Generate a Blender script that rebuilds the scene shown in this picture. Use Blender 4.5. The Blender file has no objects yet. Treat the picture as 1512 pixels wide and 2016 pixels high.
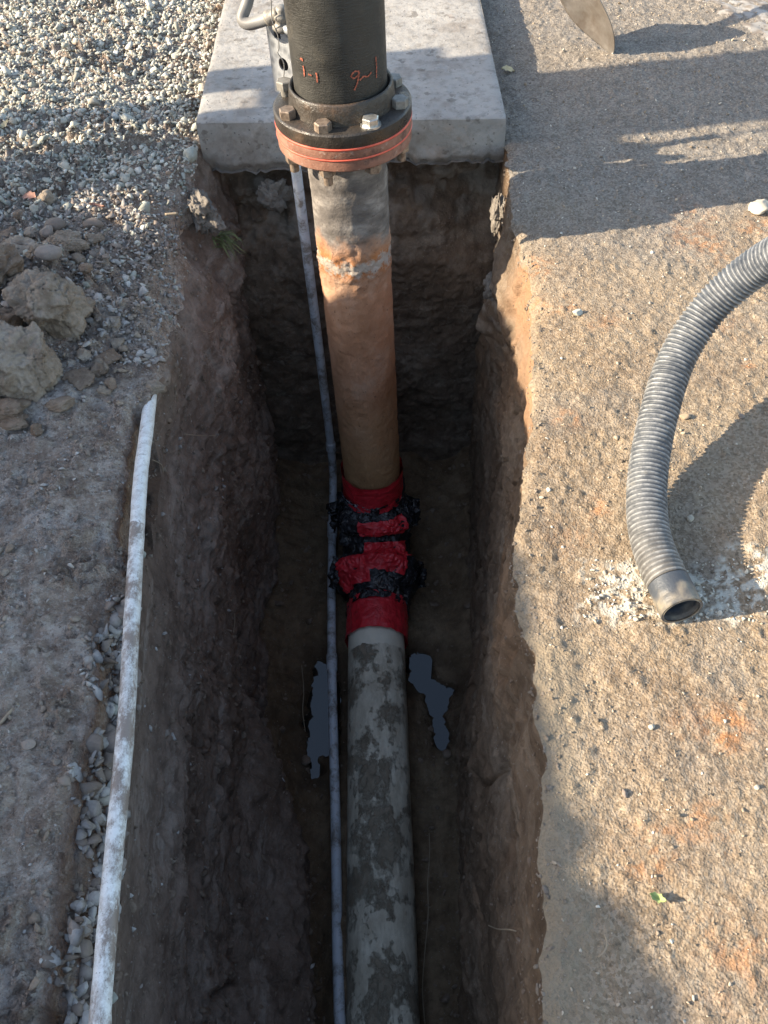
import bpy, math, random
import numpy as np
from mathutils import Vector, Matrix, noise as mnoise

random.seed(7); RNG = np.random.default_rng(11)
scene = bpy.context.scene
COL = scene.collection

# ------------------------------------------------------------------ camera
CAM_H = 1.12
FPX = 1718.0
def _n(v): v = np.array(v, float); return v/np.linalg.norm(v)
Dn = _n((94, 1392, 1718))                 # world down seen from the camera (x right, y down, z forward)
Fw = np.array((-56, -2118, 1718), float)
Fw = _n(Fw - Dn*Fw.dot(Dn)); Up = -Dn
Rt = np.cross(Fw, Up)
if Rt[0] < 0: Rt = -Rt
cd = bpy.data.cameras.new('camera'); cam = bpy.data.objects.new('camera', cd); COL.objects.link(cam)
cd.sensor_fit = 'VERTICAL'; cd.sensor_height = 36.0; cd.sensor_width = 27.0
cd.lens = FPX/2016*36.0; cd.clip_start = 0.02; cd.clip_end = 400
ax = (Rt[0], Fw[0], Up[0]); ay = (-Rt[1], -Fw[1], -Up[1]); az = (-Rt[2], -Fw[2], -Up[2])
M = Matrix(((ax[0], ay[0], az[0], 0), (ax[1], ay[1], az[1], 0), (ax[2], ay[2], az[2], CAM_H), (0, 0, 0, 1)))
cam.matrix_world = M
scene.camera = cam

def G(px, py, Z=0.0):
    """point of the level plane Z that the photograph shows at (px, py)"""
    d = np.array(((px-756)/FPX, (py-1008)/FPX, 1.0))
    t = (Z-CAM_H)/d.dot(Up)
    return np.array((d.dot(Rt)*t, d.dot(Fw)*t, Z))

def px_at_Y(px, py, Y):
    d = np.array(((px-756)/FPX, (py-1008)/FPX, 1.0)); t = Y/d.dot(Fw); return np.array((d.dot(Rt)*t, Y, CAM_H+d.dot(Up)*t))

# ------------------------------------------------------------------ light
SUN_TAN, SUN_AZ = 0.46, math.radians(6.5)
SUN_EL = math.atan(SUN_TAN)
w = bpy.data.worlds.new('World'); scene.world = w; w.use_nodes = True
nt = w.node_tree; nt.nodes.clear()
sky = nt.nodes.new('ShaderNodeTexSky'); sky.sky_type = 'NISHITA'; sky.sun_disc = False
sky.sun_elevation = SUN_EL; sky.sun_rotation = math.radians(-90) - SUN_AZ
sky.air_density = 1.0; sky.dust_density = 1.2; sky.ozone_density = 1.0
bg = nt.nodes.new('ShaderNodeBackground'); bg.inputs['Strength'].default_value = 0.14
wo = nt.nodes.new('ShaderNodeOutputWorld')
hz = nt.nodes.new('ShaderNodeMix'); hz.data_type = 'RGBA'; hz.blend_type = 'MULTIPLY'; hz.inputs[0].default_value = 1; hz.inputs[7].default_value = (1.07, 1.0, .92, 1)
nt.links.new(sky.outputs[0], hz.inputs[6]); nt.links.new(hz.outputs[2], bg.inputs[0]); nt.links.new(bg.outputs[0], wo.inputs[0])
sl = bpy.data.lights.new('sun', 'SUN'); sl.energy = 4.3; sl.angle = math.radians(0.35); sl.color = (1.0, 0.86, 0.66)
so = bpy.data.objects.new('sun', sl); COL.objects.link(so)
Ld = Vector((math.cos(SUN_EL)*math.cos(SUN_AZ), math.cos(SUN_EL)*math.sin(SUN_AZ), -math.sin(SUN_EL)))
so.rotation_euler = Ld.to_track_quat('-Z', 'Y').to_euler(); so.location = (-4, 0, 4)
scene.view_settings.view_transform = 'Standard'; scene.view_settings.look = 'None'
scene.view_settings.gamma = 1.0; scene.view_settings.exposure = 1.62
scene.cycles.max_bounces = 12; scene.cycles.diffuse_bounces = 8

# ------------------------------------------------------------------ numpy noise
def _h(ix, iy, iz, s):
    n = (ix*374761393 + iy*668265263 + iz*2147483647 + s*1274126177) & 0xffffffff
    n = ((n ^ (n >> 13))*1274126177) & 0xffffffff
    n = ((n ^ (n >> 16))*2246822519) & 0xffffffff
    return ((n ^ (n >> 15)) & 0xffff)/65535.0*2-1
def vnoise(p, s=0):
    f = np.floor(p); i = f.astype(np.int64); u = p-f; u = u*u*u*(u*(u*6-15)+10)
    x, y, z = i[..., 0], i[..., 1], i[..., 2]; a, b, c = u[..., 0], u[..., 1], u[..., 2]
    def L(q, r, t): return q+(r-q)*t
    return L(L(L(_h(x, y, z, s), _h(x+1, y, z, s), a), L(_h(x, y+1, z, s), _h(x+1, y+1, z, s), a), b),
             L(L(_h(x, y, z+1, s), _h(x+1, y, z+1, s), a), L(_h(x, y+1, z+1, s), _h(x+1, y+1, z+1, s), a), b), c)
def fbm(p, size, octv=3, s=0, gain=0.5):
    r = 0; a = 1.0; q = p/np.asarray(size, float)
    for k in range(octv):
        r = r+a*vnoise(q+k*17.3, s+k); q = q*2.07; a *= gain
    return r
def ridged(p, size, octv=2, s=0):
    r = 0; a = 1.0; q = p/np.asarray(size, float)
    for k in range(octv):
        r = r+a*(1-np.abs(vnoise(q+k*9.1, s+k))*2); q = q*2.1; a *= .5
    return r
def ss(a, b, x):
    t = np.clip((x-a)/(b-a), 0, 1); return t*t*(3-2*t)

# ------------------------------------------------------------------ mesh helpers
def mesh_obj(name, V, F, mat, parent=None, smooth=True, attrs=None):
    V = np.asarray(V, np.float32); me = bpy.data.meshes.new(name)
    if isinstance(F, np.ndarray):
        n, k = F.shape
        me.vertices.add(len(V)); me.vertices.foreach_set('co', V.ravel())
        me.loops.add(n*k); me.loops.foreach_set('vertex_index', F.astype(np.int32).ravel())
        me.polygons.add(n); me.polygons.foreach_set('loop_start', np.arange(0, n*k, k, dtype=np.int32))
        me.update(calc_edges=True); me.validate()
    else:
        me.from_pydata([tuple(map(float, v)) for v in V], [], F); me.update()
    if smooth: me.polygons.foreach_set('use_smooth', np.ones(len(me.polygons), bool))
    if attrs:
        for k, a in attrs.items():
            at = me.attributes.new(k, 'FLOAT', 'POINT'); at.data.foreach_set('value', np.asarray(a, np.float32))
    me.materials.append(mat)
    o = bpy.data.objects.new(name, me); COL.objects.link(o)
    if parent: o.parent = parent
    return o
def tag(o, label=None, cat=None, group=None, kind=None):
    if label: o['label'] = label
    if cat: o['category'] = cat
    if group: o['group'] = group
    if kind: o['kind'] = kind
    return o
def thing(name, label, cat, group=None, loc=(0, 0, 0)):
    o = bpy.data.objects.new(name, None); COL.objects.link(o); o.location = loc; o.empty_display_size = .05
    return tag(o, label, cat, group)
def grid_faces(nr, nc, base=0, wrap=False):
    r = np.arange(nr-1)[:, None]; c = np.arange(nc if wrap else nc-1)[None, :]
    c1 = (c+1) % nc
    return np.stack([base+r*nc+c, base+r*nc+c1, base+(r+1)*nc+c1, base+(r+1)*nc+c], -1).reshape(-1, 4)
def smooth_path(pts, step):
    """Catmull-Rom through pts, resampled to equal steps"""
    P = [np.array(p, float) for p in pts]; P = [2*P[0]-P[1]]+P+[2*P[-1]-P[-2]]; out = []
    for i in range(1, len(P)-2):
        for t in np.linspace(0, 1, 40, endpoint=False):
            a, b, c, d = P[i-1:i+3]
            out.append(.5*((2*b)+(-a+c)*t+(2*a-5*b+4*c-d)*t*t+(-a+3*b-3*c+d)*t**3))
    out.append(P[-2]); out = np.array(out)
    s = np.r_[0, np.cumsum(np.linalg.norm(np.diff(out, axis=0), axis=1))]
    n = max(3, int(s[-1]/step)); q = np.linspace(0, s[-1], n)
    return np.stack([np.interp(q, s, out[:, k]) for k in range(3)], 1)
def frames(P):
    T = np.gradient(P, axis=0); T /= np.linalg.norm(T, axis=1)[:, None]
    n = np.cross(T[0], (0, 0, 1.0)); 
    if np.linalg.norm(n) < .3: n = np.cross(T[0], (0, 1.0, 0))
    Ns = []
    for t in T:
        n = n-t*n.dot(t); n /= np.linalg.norm(n); Ns.append(n)
    Ns = np.array(Ns); return T, Ns, np.cross(T, Ns)
def tube(P, rad, seg=32, disp=None, a0=0, a1=2*math.pi, cap=True):
    """swept tube; rad scalar or per point; disp(points, angle)->extra radius"""
    P = np.asarray(P, float); T, N, B = frames(P); rad = np.broadcast_to(rad, (len(P),))
    full = abs(a1-a0-2*math.pi) < 1e-6
    A = np.linspace(a0, a1, seg, endpoint=not full)
    dirs = N[:, None]*np.cos(A)[None, :, None]+B[:, None]*np.sin(A)[None, :, None]
    V = P[:, None]+dirs*rad[:, None, None]
    if disp is not None: V = V+dirs*disp(V, A)[..., None]
    F = grid_faces(len(P), seg, 0, full); V = V.reshape(-1, 3)
    if cap and full:
        n = len(V); V = np.vstack([V, P[0], P[-1]]); k = np.arange(seg); k1 = (k+1) % seg; b = (len(P)-1)*seg
        F = np.vstack([F, np.stack([k1, k, np.full(seg, n), np.full(seg, n)], 1), np.stack([b+k, b+k1, np.full(seg, n+1), np.full(seg, n+1)], 1)])
        return V, [tuple(f[:3]) if f[2] == f[3] else tuple(f) for f in F.tolist()]
    return V, F.tolist()
def lathe(prof, c, seg=96):
    """profile [(r, z)...] about a vertical axis through c"""
    A = np.linspace(0, 2*math.pi, seg, endpoint=False); pr = np.array(prof, float)
    V = np.stack([c[0]+pr[:, 0, None]*np.cos(A), c[1]+pr[:, 0, None]*np.sin(A), np.broadcast_to(c[2]+pr[:, 1, None], (len(pr), seg))], -1)
    return V.reshape(-1, 3), grid_faces(len(pr), seg, 0, True).tolist()
def join(parts):
    V = []; F = []; b = 0
    for v, f in parts:
        V.append(np.asarray(v, float)); F += [tuple(i+b for i in q) for q in f]; b += len(v)
    return np.vstack(V), F
def box(c, s, rz=0, bev=0):
    c = np.array(c, float); s = np.array(s, float)/2; V = []
    for x in (-1, 1):
        for y in (-1, 1):
            for z in (-1, 1): V.append(c+np.array((x*s[0]*math.cos(rz)-y*s[1]*math.sin(rz), x*s[0]*math.sin(rz)+y*s[1]*math.cos(rz), z*s[2])))
    return np.array(V), [(0, 1, 3, 2), (4, 6, 7, 5), (0, 4, 5, 1), (2, 3, 7, 6), (0, 2, 6, 4), (1, 5, 7, 3)]
import bmesh
def ico(sub):
    bm = bmesh.new(); bmesh.ops.create_icosphere(bm, subdivisions=sub, radius=1)
    V = np.array([v.co[:] for v in bm.verts]); F = np.array([[v.index for v in f.verts] for f in bm.faces]); bm.free(); return V, F
ICO = {k: ico(k) for k in (1, 2, 3, 4, 5, 6)}
def rock(sub, seed, scale=(1, 1, 1), facets=9, rough=.12, fine=.03, lo=.55):
    r = np.random.default_rng(seed); V, F = ICO[sub]; V = V.copy()
    for k in range(facets):
        n = r.normal(size=3); n /= np.linalg.norm(n); d = r.uniform(lo, .9); s = V@n
        V -= np.outer(np.clip(s-d, 0, None)*.96, n)
    u = V/np.linalg.norm(V, axis=1)[:, None]
    if rough: V = V+u*(fbm(V+seed*3.1, .6, 4, seed)*rough)[:, None]
    if fine: V = V+u*(fbm(V+seed, .13, 3, seed+5)*fine)[:, None]
    return V*np.array(scale), F
def rotm(r):
    q = r.normal(size=4); q /= np.linalg.norm(q); a, b, c, d = q
    return np.array([[1-2*(c*c+d*d), 2*(b*c-a*d), 2*(b*d+a*c)], [2*(b*c+a*d), 1-2*(b*b+d*d), 2*(c*d-a*b)], [2*(b*d-a*c), 2*(c*d+a*b), 1-2*(b*b+c*c)]])

# ------------------------------------------------------------------ materials
class Mat:
    def __init__(s, name, rough=.8, spec=.3, metal=0):
        s.m = bpy.data.materials.new(name); s.m.use_nodes = True; s.t = s.m.node_tree; s.t.nodes.clear()
        s.b = s.n('BsdfPrincipled'); o = s.n('OutputMaterial'); s.l(s.b.outputs[0], o.inputs[0])
        s.b.inputs['Roughness'].default_value = rough; s.b.inputs['Specular IOR Level'].default_value = spec
        s.b.inputs['Metallic'].default_value = metal
        s.geo = s.n('NewGeometry').outputs['Position']
    def n(s, k): return s.t.nodes.new('ShaderNode'+k)
    def l(s, a, b): s.t.links.new(a, b)
    def vec(s, scale=(1, 1, 1)):
        m = s.n('Mapping'); m.inputs['Scale'].default_value = scale; s.l(s.geo, m.inputs['Vector']); return m.outputs[0]
    def noise(s, sc, det=4, rough=.6, stretch=None, dist=0):
        k = s.n('TexNoise'); k.inputs['Scale'].default_value = sc; k.inputs['Detail'].default_value = det
        k.inputs['Roughness'].default_value = rough; k.inputs['Distortion'].default_value = dist
        s.l(s.vec(stretch) if stretch else s.geo, k.inputs['Vector']); return k.outputs['Fac']
    def voro(s, sc, feat='F1', out='Distance', stretch=None):
        k = s.n('TexVoronoi'); k.feature = feat; k.inputs['Scale'].default_value = sc
        s.l(s.vec(stretch) if stretch else s.geo, k.inputs['Vector']); return k.outputs[out]
    def ramp(s, f, stops, interp='LINEAR'):
        r = s.n('ValToRGB'); r.color_ramp.interpolation = interp
        while len(r.color_ramp.elements) < len(stops): r.color_ramp.elements.new(.5)
        for e, (p, c) in zip(r.color_ramp.elements, stops):
            e.position = p; e.color = (c, c, c, 1) if isinstance(c, (int, float)) else (*c, 1)
        s.l(f, r.inputs[0]); return r.outputs[0]
    def mix(s, f, a, b, mode='MIX'):
        m = s.n('Mix'); m.data_type = 'RGBA'; m.blend_type = mode
        for v, i in ((f, 0), (a, 6), (b, 7)):
            if isinstance(v, (int, float)): m.inputs[i].default_value = v if i == 0 else (v, v, v, 1)
            elif isinstance(v, tuple): m.inputs[i].default_value = (*v, 1)
            else: s.l(v, m.inputs[i])
        return m.outputs[2]
    def math(s, op, a, b=0):
        m = s.n('Math'); m.operation = op
        for v, i in ((a, 0), (b, 1)):
            if isinstance(v, (int, float)): m.inputs[i].default_value = v
            else: s.l(v, m.inputs[i])
        return m.outputs[0]
    def attr(s, name):
        a = s.n('Attribute'); a.attribute_name = name; return a.outputs['Fac']
    def sep(s):
        x = s.n('SeparateXYZ'); s.l(s.geo, x.inputs[0]); return x.outputs
    def color(s, c):
        if isinstance(c, tuple): s.b.inputs['Base Color'].default_value = (*c, 1)
        else: s.l(c, s.b.inputs['Base Color'])
        return s
    def rough(s, r): s.l(r, s.b.inputs['Roughness']); return s
    def bump(s, hs, dist=.002, strength=1):
        prev = None
        for h, d in hs:
            b = s.n('Bump'); b.inputs['Distance'].default_value = d; b.inputs['Strength'].default_value = strength
            s.l(h, b.inputs['Height'])
            if prev: s.l(prev, b.inputs['Normal'])
            prev = b.outputs[0]
        s.l(prev, s.b.inputs['Normal']); return s

# dry pale dirt of the left bank, with grit
m = Mat('dry_dirt', .95, .15)
c1 = m.ramp(m.noise(7, 7, .7, None, .5), [(.3, (.31, .225, .17)), (.48, (.47, .39, .325)), (.68, (.66, .60, .55))])
c1 = m.mix(m.ramp(m.noise(38, 5, .7), [(.42, 0), (.62, .8)]), c1, (.22, .165, .13))
c1 = m.mix(m.ramp(m.noise(120, 4, .75), [(.52, 0), (.66, .6)]), c1, (.66, .62, .57))
c1 = m.mix(m.ramp(m.noise(95, 4, .75), [(.56, 0), (.66, .7)]), c1, (.12, .085, .065))
c1 = m.mix(m.ramp(m.voro(210, 'F1', 'Distance'), [(.12, .6), (.3, 0)]), c1, (.36, .35, .33))
c1 = m.mix(m.attr('umber'), c1, (.14, .10, .075))
m.color(c1).bump([(m.noise(150, 6, .8), .008), (m.voro(230), .004), (m.noise(40, 6, .75), .016)]); DIRT = m.m

# compacted tan pavement: grit, orange stains, grey asphalt towards the slab, worn white paint
m = Mat('old_pavement', .92, .2)
base = m.ramp(m.noise(7, 6, .6), [(.28, (.185, .122, .074)), (.5, (.27, .192, .118)), (.72, (.345, .262, .172))])
base = m.mix(m.ramp(m.noise(2.3, 3), [(.4, 0), (.66, .5)]), base, (.33, .27, .20))
grey = m.ramp(m.noise(16, 6, .7), [(.3, (.145, .125, .105)), (.7, (.275, .245, .21))])
c1 = m.mix(m.attr('grey'), base, grey)
ag = m.voro(230, 'F1', 'Color'); bw = m.n('RGBToBW'); m.l(ag, bw.inputs[0])
agr = m.ramp(bw.outputs[0], [(.25, (.10, .085, .07)), (.5, (.30, .25, .19)), (.8, (.50, .44, .36))])
c1 = m.mix(.28, c1, agr)
c1 = m.mix(m.ramp(m.noise(150, 3, .6), [(.57, 0), (.66, .6)]), c1, (.09, .07, .05))
c1 = m.mix(m.attr('rust'), c1, (.44, .19, .07))
c1 = m.mix(m.attr('paint'), c1, (.50, .465, .39))
c1 = m.mix(m.math('MULTIPLY', m.attr('clay'), m.ramp(m.noise(40, 5, .7), [(.3, .45), (.6, 1)])), c1, (.25, .205, .145))
m.color(c1).bump([(m.voro(260), .0014), (m.noise(120, 5, .7), .003), (m.noise(420, 3, .6), .0012)]); PAVE = m.m

# cut soil of the trench
def soil(name, a, b, c, moist):
    m = Mat(name, .85, .25)
    k = m.ramp(m.noise(4.2, 7, .62, (1, .45, 1.3), .4), [(.3, a), (.5, b), (.72, c)])
    k = m.mix(m.ramp(m.noise(26, 6, .7), [(.42, 0), (.7, .7)]), k, tuple(x*.5 for x in a))
    k = m.mix(m.ramp(m.noise(11, 5, .75, (1, .35, 1.6)), [(.56, 0), (.66, .55)]), k, c)
    k = m.mix(m.ramp(m.voro(95), [(.08, .8), (.16, 0)]), k, (.26, .24, .21))
    k = m.mix(m.attr('clay'), k, (.36, .21, .12))
    k = m.mix(m.attr('pale'), k, (.42, .38, .32)); k = m.mix(m.math('MULTIPLY', m.attr('wet'), .75), k, (.055, .035, .02))
    m.color(k).rough(m.math('SUBTRACT', m.ramp(m.noise(6, 3), [(.35, moist), (.65, .95)]), m.math('MULTIPLY', m.attr('wet'), .35)))
    m.bump([(m.noise(20, 7, .72, (1, .5, 1)), .014), (m.noise(110, 5, .75), .005)]); return m.m
WALL = soil('cut_soil', (.125, .085, .06), (.225, .165, .128), (.37, .31, .26), .75)
WALLR = soil('cut_soil_brown', (.12, .078, .048), (.20, .138, .09), (.29, .23, .17), .8)
WALLE = soil('end_soil', (.12, .086, .06), (.19, .14, .10), (.31, .26, .205), .8)
FLOOR = soil('wet_floor_mud', (.12, .078, .045), (.20, .135, .08), (.26, .19, .12), .4)

m = Mat('gravel_stone', .8, .3)
c1 = m.ramp(m.attr('rnd'), [(0, (.24, .24, .20)), (.3, (.38, .39, .34)), (.55, (.50, .505, .45)), (.75, (.41, .36, .28)), (.9, (.64, .63, .57)), (1, (.42, .30, .22))])
c1 = m.mix(m.ramp(m.noise(90, 4, .7), [(.4, 0), (.75, .45)]), c1, (.20, .17, .14))
m.color(c1).bump([(m.noise(300, 3), .001)]); GRAV = m.m
m = Mat('dusty_stone', .9, .2)
c1 = m.ramp(m.attr('rnd'), [(0, (.17, .135, .11)), (.35, (.27, .225, .19)), (.65, (.32, .30, .28)), (1, (.46, .44, .41))])
c1 = m.mix(m.ramp(m.noise(60, 4, .7), [(.4, 0), (.75, .6)]), c1, (.17, .14, .12))
m.color(c1).bump([(m.noise(250, 4), .0015)]); DSTONE = m.m
m = Mat('tan_grit', .9, .2)
c1 = m.ramp(m.attr('rnd'), [(0, (.15, .12, .09)), (.4, (.31, .24, .17)), (.8, (.45, .37, .28)), (1, (.62, .58, .50))])
m.color(c1); TGRIT = m.m
m = Mat('white_grit', .9, .2); m.color(m.ramp(m.attr('rnd'), [(0, (.36, .32, .25)), (1, (.64, .60, .52))])); WGRIT = m.m

def clodmat(name, a, b, c):
    m = Mat(name, .95, .12)
    k = m.ramp(m.noise(22, 6, .65), [(.3, a), (.5, b), (.72, c)])
    k = m.mix(m.ramp(m.noise(90, 5, .7), [(.5, 0), (.72, .6)]), k, a)
    k = m.mix(m.ramp(m.voro(160), [(.1, .6), (.22, 0)]), k, (.33, .31, .28))
    m.color(k).bump([(m.noise(70, 6, .75), .006), (m.noise(300, 4, .7), .0018), (m.voro(32, 'DISTANCE_TO_EDGE'), .0)]); return m.m
CLOD = clodmat('dry_clod', (.19, .145, .11), (.31, .255, .20), (.42, .36, .30))
CLOD2 = clodmat('brown_clod', (.15, .105, .075), (.24, .18, .135), (.33, .27, .21))

m = Mat('cast_concrete', .85, .25)
c1 = m.ramp(m.noise(5, 7, .6), [(.28, (.24, .225, .205)), (.5, (.315, .30, .28)), (.72, (.385, .37, .345))])
c1 = m.mix(m.ramp(m.noise(32, 6, .75), [(.48, 0), (.66, .7)]), c1, (.17, .155, .135))
c1 = m.mix(m.ramp(m.noise(3.4, 6, .75, (1.5, .8, 2)), [(.58, 0), (.70, .4)]), c1, (.36, .25, .185))
c1 = m.mix(m.ramp(m.voro(58), [(.08, .8), (.13, 0)]), c1, (.13, .12, .11))
c1 = m.mix(m.attr('dirt'), c1, (.17, .14, .115))
c1 = m.mix(m.ramp(m.noise(26, 3, .5), [(.63, 0), (.67, .55)]), c1, (.10, .085, .07))
m.color(c1).bump([(m.noise(90, 5, .7), .0018), (m.ramp(m.voro(58), [(.06, 0), (.14, 1)]), .0015), (m.noise(11, 5), .004)]); CONC = m.m
m = Mat('chalky_mortar', .92, .15)
c1 = m.ramp(m.noise(40, 6, .7), [(.3, (.13, .11, .09)), (.7, (.26, .235, .205))]); m.color(c1).bump([(m.noise(80, 6, .7), .006)]); MORT = m.m

# coated upper pipe: bitumen cloth with fine hoop weave
m = Mat('bitumen_coat', .62, .35)
X = m.sep()
wv = m.math('SINE', m.math('MULTIPLY', m.math('ADD', X[2], m.math('MULTIPLY', m.noise(6, 2), .012)), 2*math.pi/.0052))
c1 = m.ramp(m.noise(9, 6, .65), [(.3, (.022, .021, .019)), (.7, (.046, .044, .038))])
c1 = m.mix(m.ramp(wv, [(.0, 0), (1, .035)]), c1, (.13, .13, .115))
c1 = m.mix(m.ramp(m.noise(14, 5, .7), [(.55, 0), (.75, .45)]), c1, (.14, .12, .09))
m.color(c1).bump([(m.noise(200, 3, .6, (.25, .25, 2.2)), .0009), (m.noise(330, 3, .6), .0008), (m.noise(12, 3), .003)])
m.rough(m.ramp(m.noise(18, 3), [(.3, .32), (.7, .62)])); BITU = m.m
m = Mat('oily_black_iron', .38, .5)
c1 = m.ramp(m.noise(13, 6, .7), [(.3, (.018, .016, .014)), (.55, (.045, .036, .028)), (.75, (.11, .065, .038))])
m.color(c1).rough(m.ramp(m.noise(22, 4), [(.35, .22), (.65, .62)])).bump([(m.noise(60, 5, .7), .003)]); IRON = m.m
m = Mat('rust_primer_iron', .7, .3)
c1 = m.ramp(m.noise(12, 6, .7), [(.28, (.13, .062, .042)), (.5, (.235, .112, .075)), (.72, (.31, .18, .13))])
c1 = m.mix(m.ramp(m.noise(70, 5, .7), [(.58, 0), (.7, .6)]), c1, (.42, .34, .28))
c1 = m.mix(m.ramp(m.noise(19, 4, .7), [(.56, 0), (.68, .7)]), c1, (.05, .035, .03))
m.color(c1).bump([(m.noise(80, 5, .7), .002)]); RUSTF = m.m
m = Mat('red_gasket', .5, .4); m.color(m.ramp(m.noise(40, 4), [(.3, (.50, .07, .04)), (.7, (.72, .15, .09))])); GASK = m.m
m = Mat('red_crayon', .8, .2); m.color(m.ramp(m.noise(160, 3), [(.35, (.16, .05, .032)), (.62, (.42, .13, .08))])); CRAY = m.m
def boltm(name, a, b, rg, met):
    m = Mat(name, rg, .5, met); m.color(m.ramp(m.noise(70, 5, .7), [(.35, a), (.65, b)])).bump([(m.noise(250, 3), .0006)]); return m.m
BOLTS = boltm('zinc_bolt', (.30, .29, .26), (.62, .61, .57), .34, .75)
BOLTB = boltm('tarnished_bolt', (.14, .10, .075), (.36, .28, .21), .5, .5)
BOLTG = boltm('dusty_bolt', (.16, .15, .13), (.30, .28, .25), .6, .3)

# old steel riser: grey primer band at the top, orange scabs, brown rust below
m = Mat('rusted_steel', .78, .3)
X = m.sep()
z = m.math('ADD', X[2], m.math('MULTIPLY', m.math('SUBTRACT', m.noise(9, 5, .6), .5), .16))
c1 = m.ramp(m.noise(9, 6, .62, (1, 1, .6)), [(.28, (.25, .12, .06)), (.5, (.40, .215, .125)), (.72, (.48, .33, .235))])
low = m.ramp(m.noise(10, 5, .6), [(.3, (.32, .18, .085)), (.7, (.48, .29, .14))])
c1 = m.mix(m.ramp(m.math('MULTIPLY', z, -1), [(.42, 0), (.8, 1)]), c1, low)
gp = m.ramp(m.noise(16, 6, .65, (1, 1, 2.2)), [(.3, (.075, .066, .06)), (.52, (.145, .128, .115)), (.74, (.32, .29, .26))])
c1 = m.mix(m.ramp(m.math('ADD', z, .5), [(.475, 0), (.515, 1)]), c1, gp)
band = m.math('SUBTRACT', 1, m.math('ABSOLUTE', m.math('DIVIDE', m.math('ADD', X[2], .065), .075)))
c1 = m.mix(m.ramp(m.math('MULTIPLY', m.math('MAXIMUM', band, 0), m.noise(17, 5, .7)), [(.22, 0), (.4, .9)]), c1, (.50, .20, .07))
c1 = m.mix(m.ramp(m.math('MULTIPLY', m.math('MAXIMUM', band, 0), m.noise(42, 5, .7)), [(.33, 0), (.43, .85)]), c1, (.54, .49, .42))
c1 = m.mix(m.ramp(m.noise(120, 4, .7), [(.62, 0), (.7, .8)]), c1, (.06, .04, .03))
m.color(c1)
m.bump([(m.math('MULTIPLY', m.math('MAXIMUM', band, .12), m.noise(55, 6, .75)), .02), (m.noise(180, 4, .7), .0016)]); STEEL = m.m

# lower pipe: pale cement grey smeared with mud
m = Mat('muddy_grey_pipe', .7, .3)
X = m.sep()
c1 = m.ramp(m.noise(14, 5, .6), [(.3, (.66, .60, .47)), (.7, (.80, .74, .60))])
mud = m.noise(13, 10, .74, (1, .7, 1), .12)
mk = m.math('ADD', m.ramp(mud, [(.485, 0), (.56, 1)]), 0)
edge = m.ramp(m.math('ADD', X[1], m.math('MULTIPLY', m.noise(30, 4), .03)), [(0, 1), (1, 0)])
lim = m.math('LESS_THAN', m.math('ADD', X[1], m.math('MULTIPLY', m.noise(35, 4), .05)), 1.305)
mudc = m.ramp(m.noise(40, 5), [(.3, (.19, .155, .11)), (.7, (.34, .285, .21))])
mk2 = m.math('MULTIPLY', mk, lim)
c1 = m.mix(m.math('MULTIPLY', lim, m.ramp(m.noise(32, 6, .75, (1, .4, 1)), [(.36, 0), (.6, .85)])), c1, (.44, .38, .285))
c1 = m.mix(mk2, c1, mudc)
m.color(c1).bump([(m.math('MULTIPLY', mk2, m.noise(30, 6, .7)), .006), (m.noise(200, 3), .0007)]); MUDP = m.m

def plastic(name, a, b, dirt, ramp=(.5, .7), rg=.45):
    m = Mat(name, rg, .45)
    c = m.ramp(m.noise(12, 4), [(.3, a), (.7, b)])
    c = m.mix(m.ramp(m.noise(26, 6, .75, None, .3), [(ramp[0], 0), (ramp[1], .9)]), c, dirt)
    m.color(c).bump([(m.noise(120, 4, .7), .0006)]); return m
COND = plastic('grey_conduit_plastic', (.44, .47, .51), (.56, .59, .63), (.17, .15, .125), (.48, .62)).m
m = plastic('soiled_white_plastic', (.60, .61, .60), (.74, .74, .72), (.22, .17, .14), (.60, .68))
X = m.sep()
lowd = m.math('LESS_THAN', X[1], m.math('ADD', .86, m.math('MULTIPLY', m.noise(9, 5), .08)))
k = m.math('MULTIPLY', lowd, m.ramp(m.noise(24, 9, .78, (1, .6, 1)), [(.45, 0), (.56, 1)]))
old = m.b.inputs['Base Color'].links[0].from_socket
c2 = m.mix(m.ramp(m.noise(70, 6, .75), [(.46, 0), (.62, .5)]), old, (.36, .31, .27)); c2 = m.mix(k, c2, (.235, .19, .16)); c2 = m.mix(m.ramp(m.voro(170), [(.1, .7), (.17, 0)]), c2, (.13, .11, .09)); m.color(c2)
WPIPE = m.m
m = Mat('red_wrap_tape', .28, .5)
m.color(m.ramp(m.noise(30, 5), [(.3, (.48, .016, .026)), (.7, (.72, .035, .05))])).bump([(m.noise(32, 4, .6, (1, 1, 3), .5), .006), (m.noise(140, 3), .001)]); RED = m.m
m = Mat('black_plastic_wrap', .16, .55)
c1 = m.ramp(m.noise(20, 4), [(.3, (.012, .012, .014)), (.7, (.03, .03, .034))])
c1 = m.mix(m.ramp(m.noise(34, 6, .75, None, .8), [(.57, 0), (.66, .7)]), c1, (.34, .33, .31))
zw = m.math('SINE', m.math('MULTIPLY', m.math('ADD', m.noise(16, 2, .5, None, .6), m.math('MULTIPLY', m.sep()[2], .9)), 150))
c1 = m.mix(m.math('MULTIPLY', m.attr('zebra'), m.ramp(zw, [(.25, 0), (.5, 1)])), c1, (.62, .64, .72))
m.color(c1).bump([(m.noise(24, 3, .5, None, 1.5), .014), (m.noise(70, 3, .5, None, 1.2), .003)]); BLKP = m.m
m = Mat('hose_rubber', .48, .45)
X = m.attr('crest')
c1 = m.ramp(m.noise(14, 4), [(.3, (.034, .040, .050)), (.7, (.062, .072, .086))])
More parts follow.
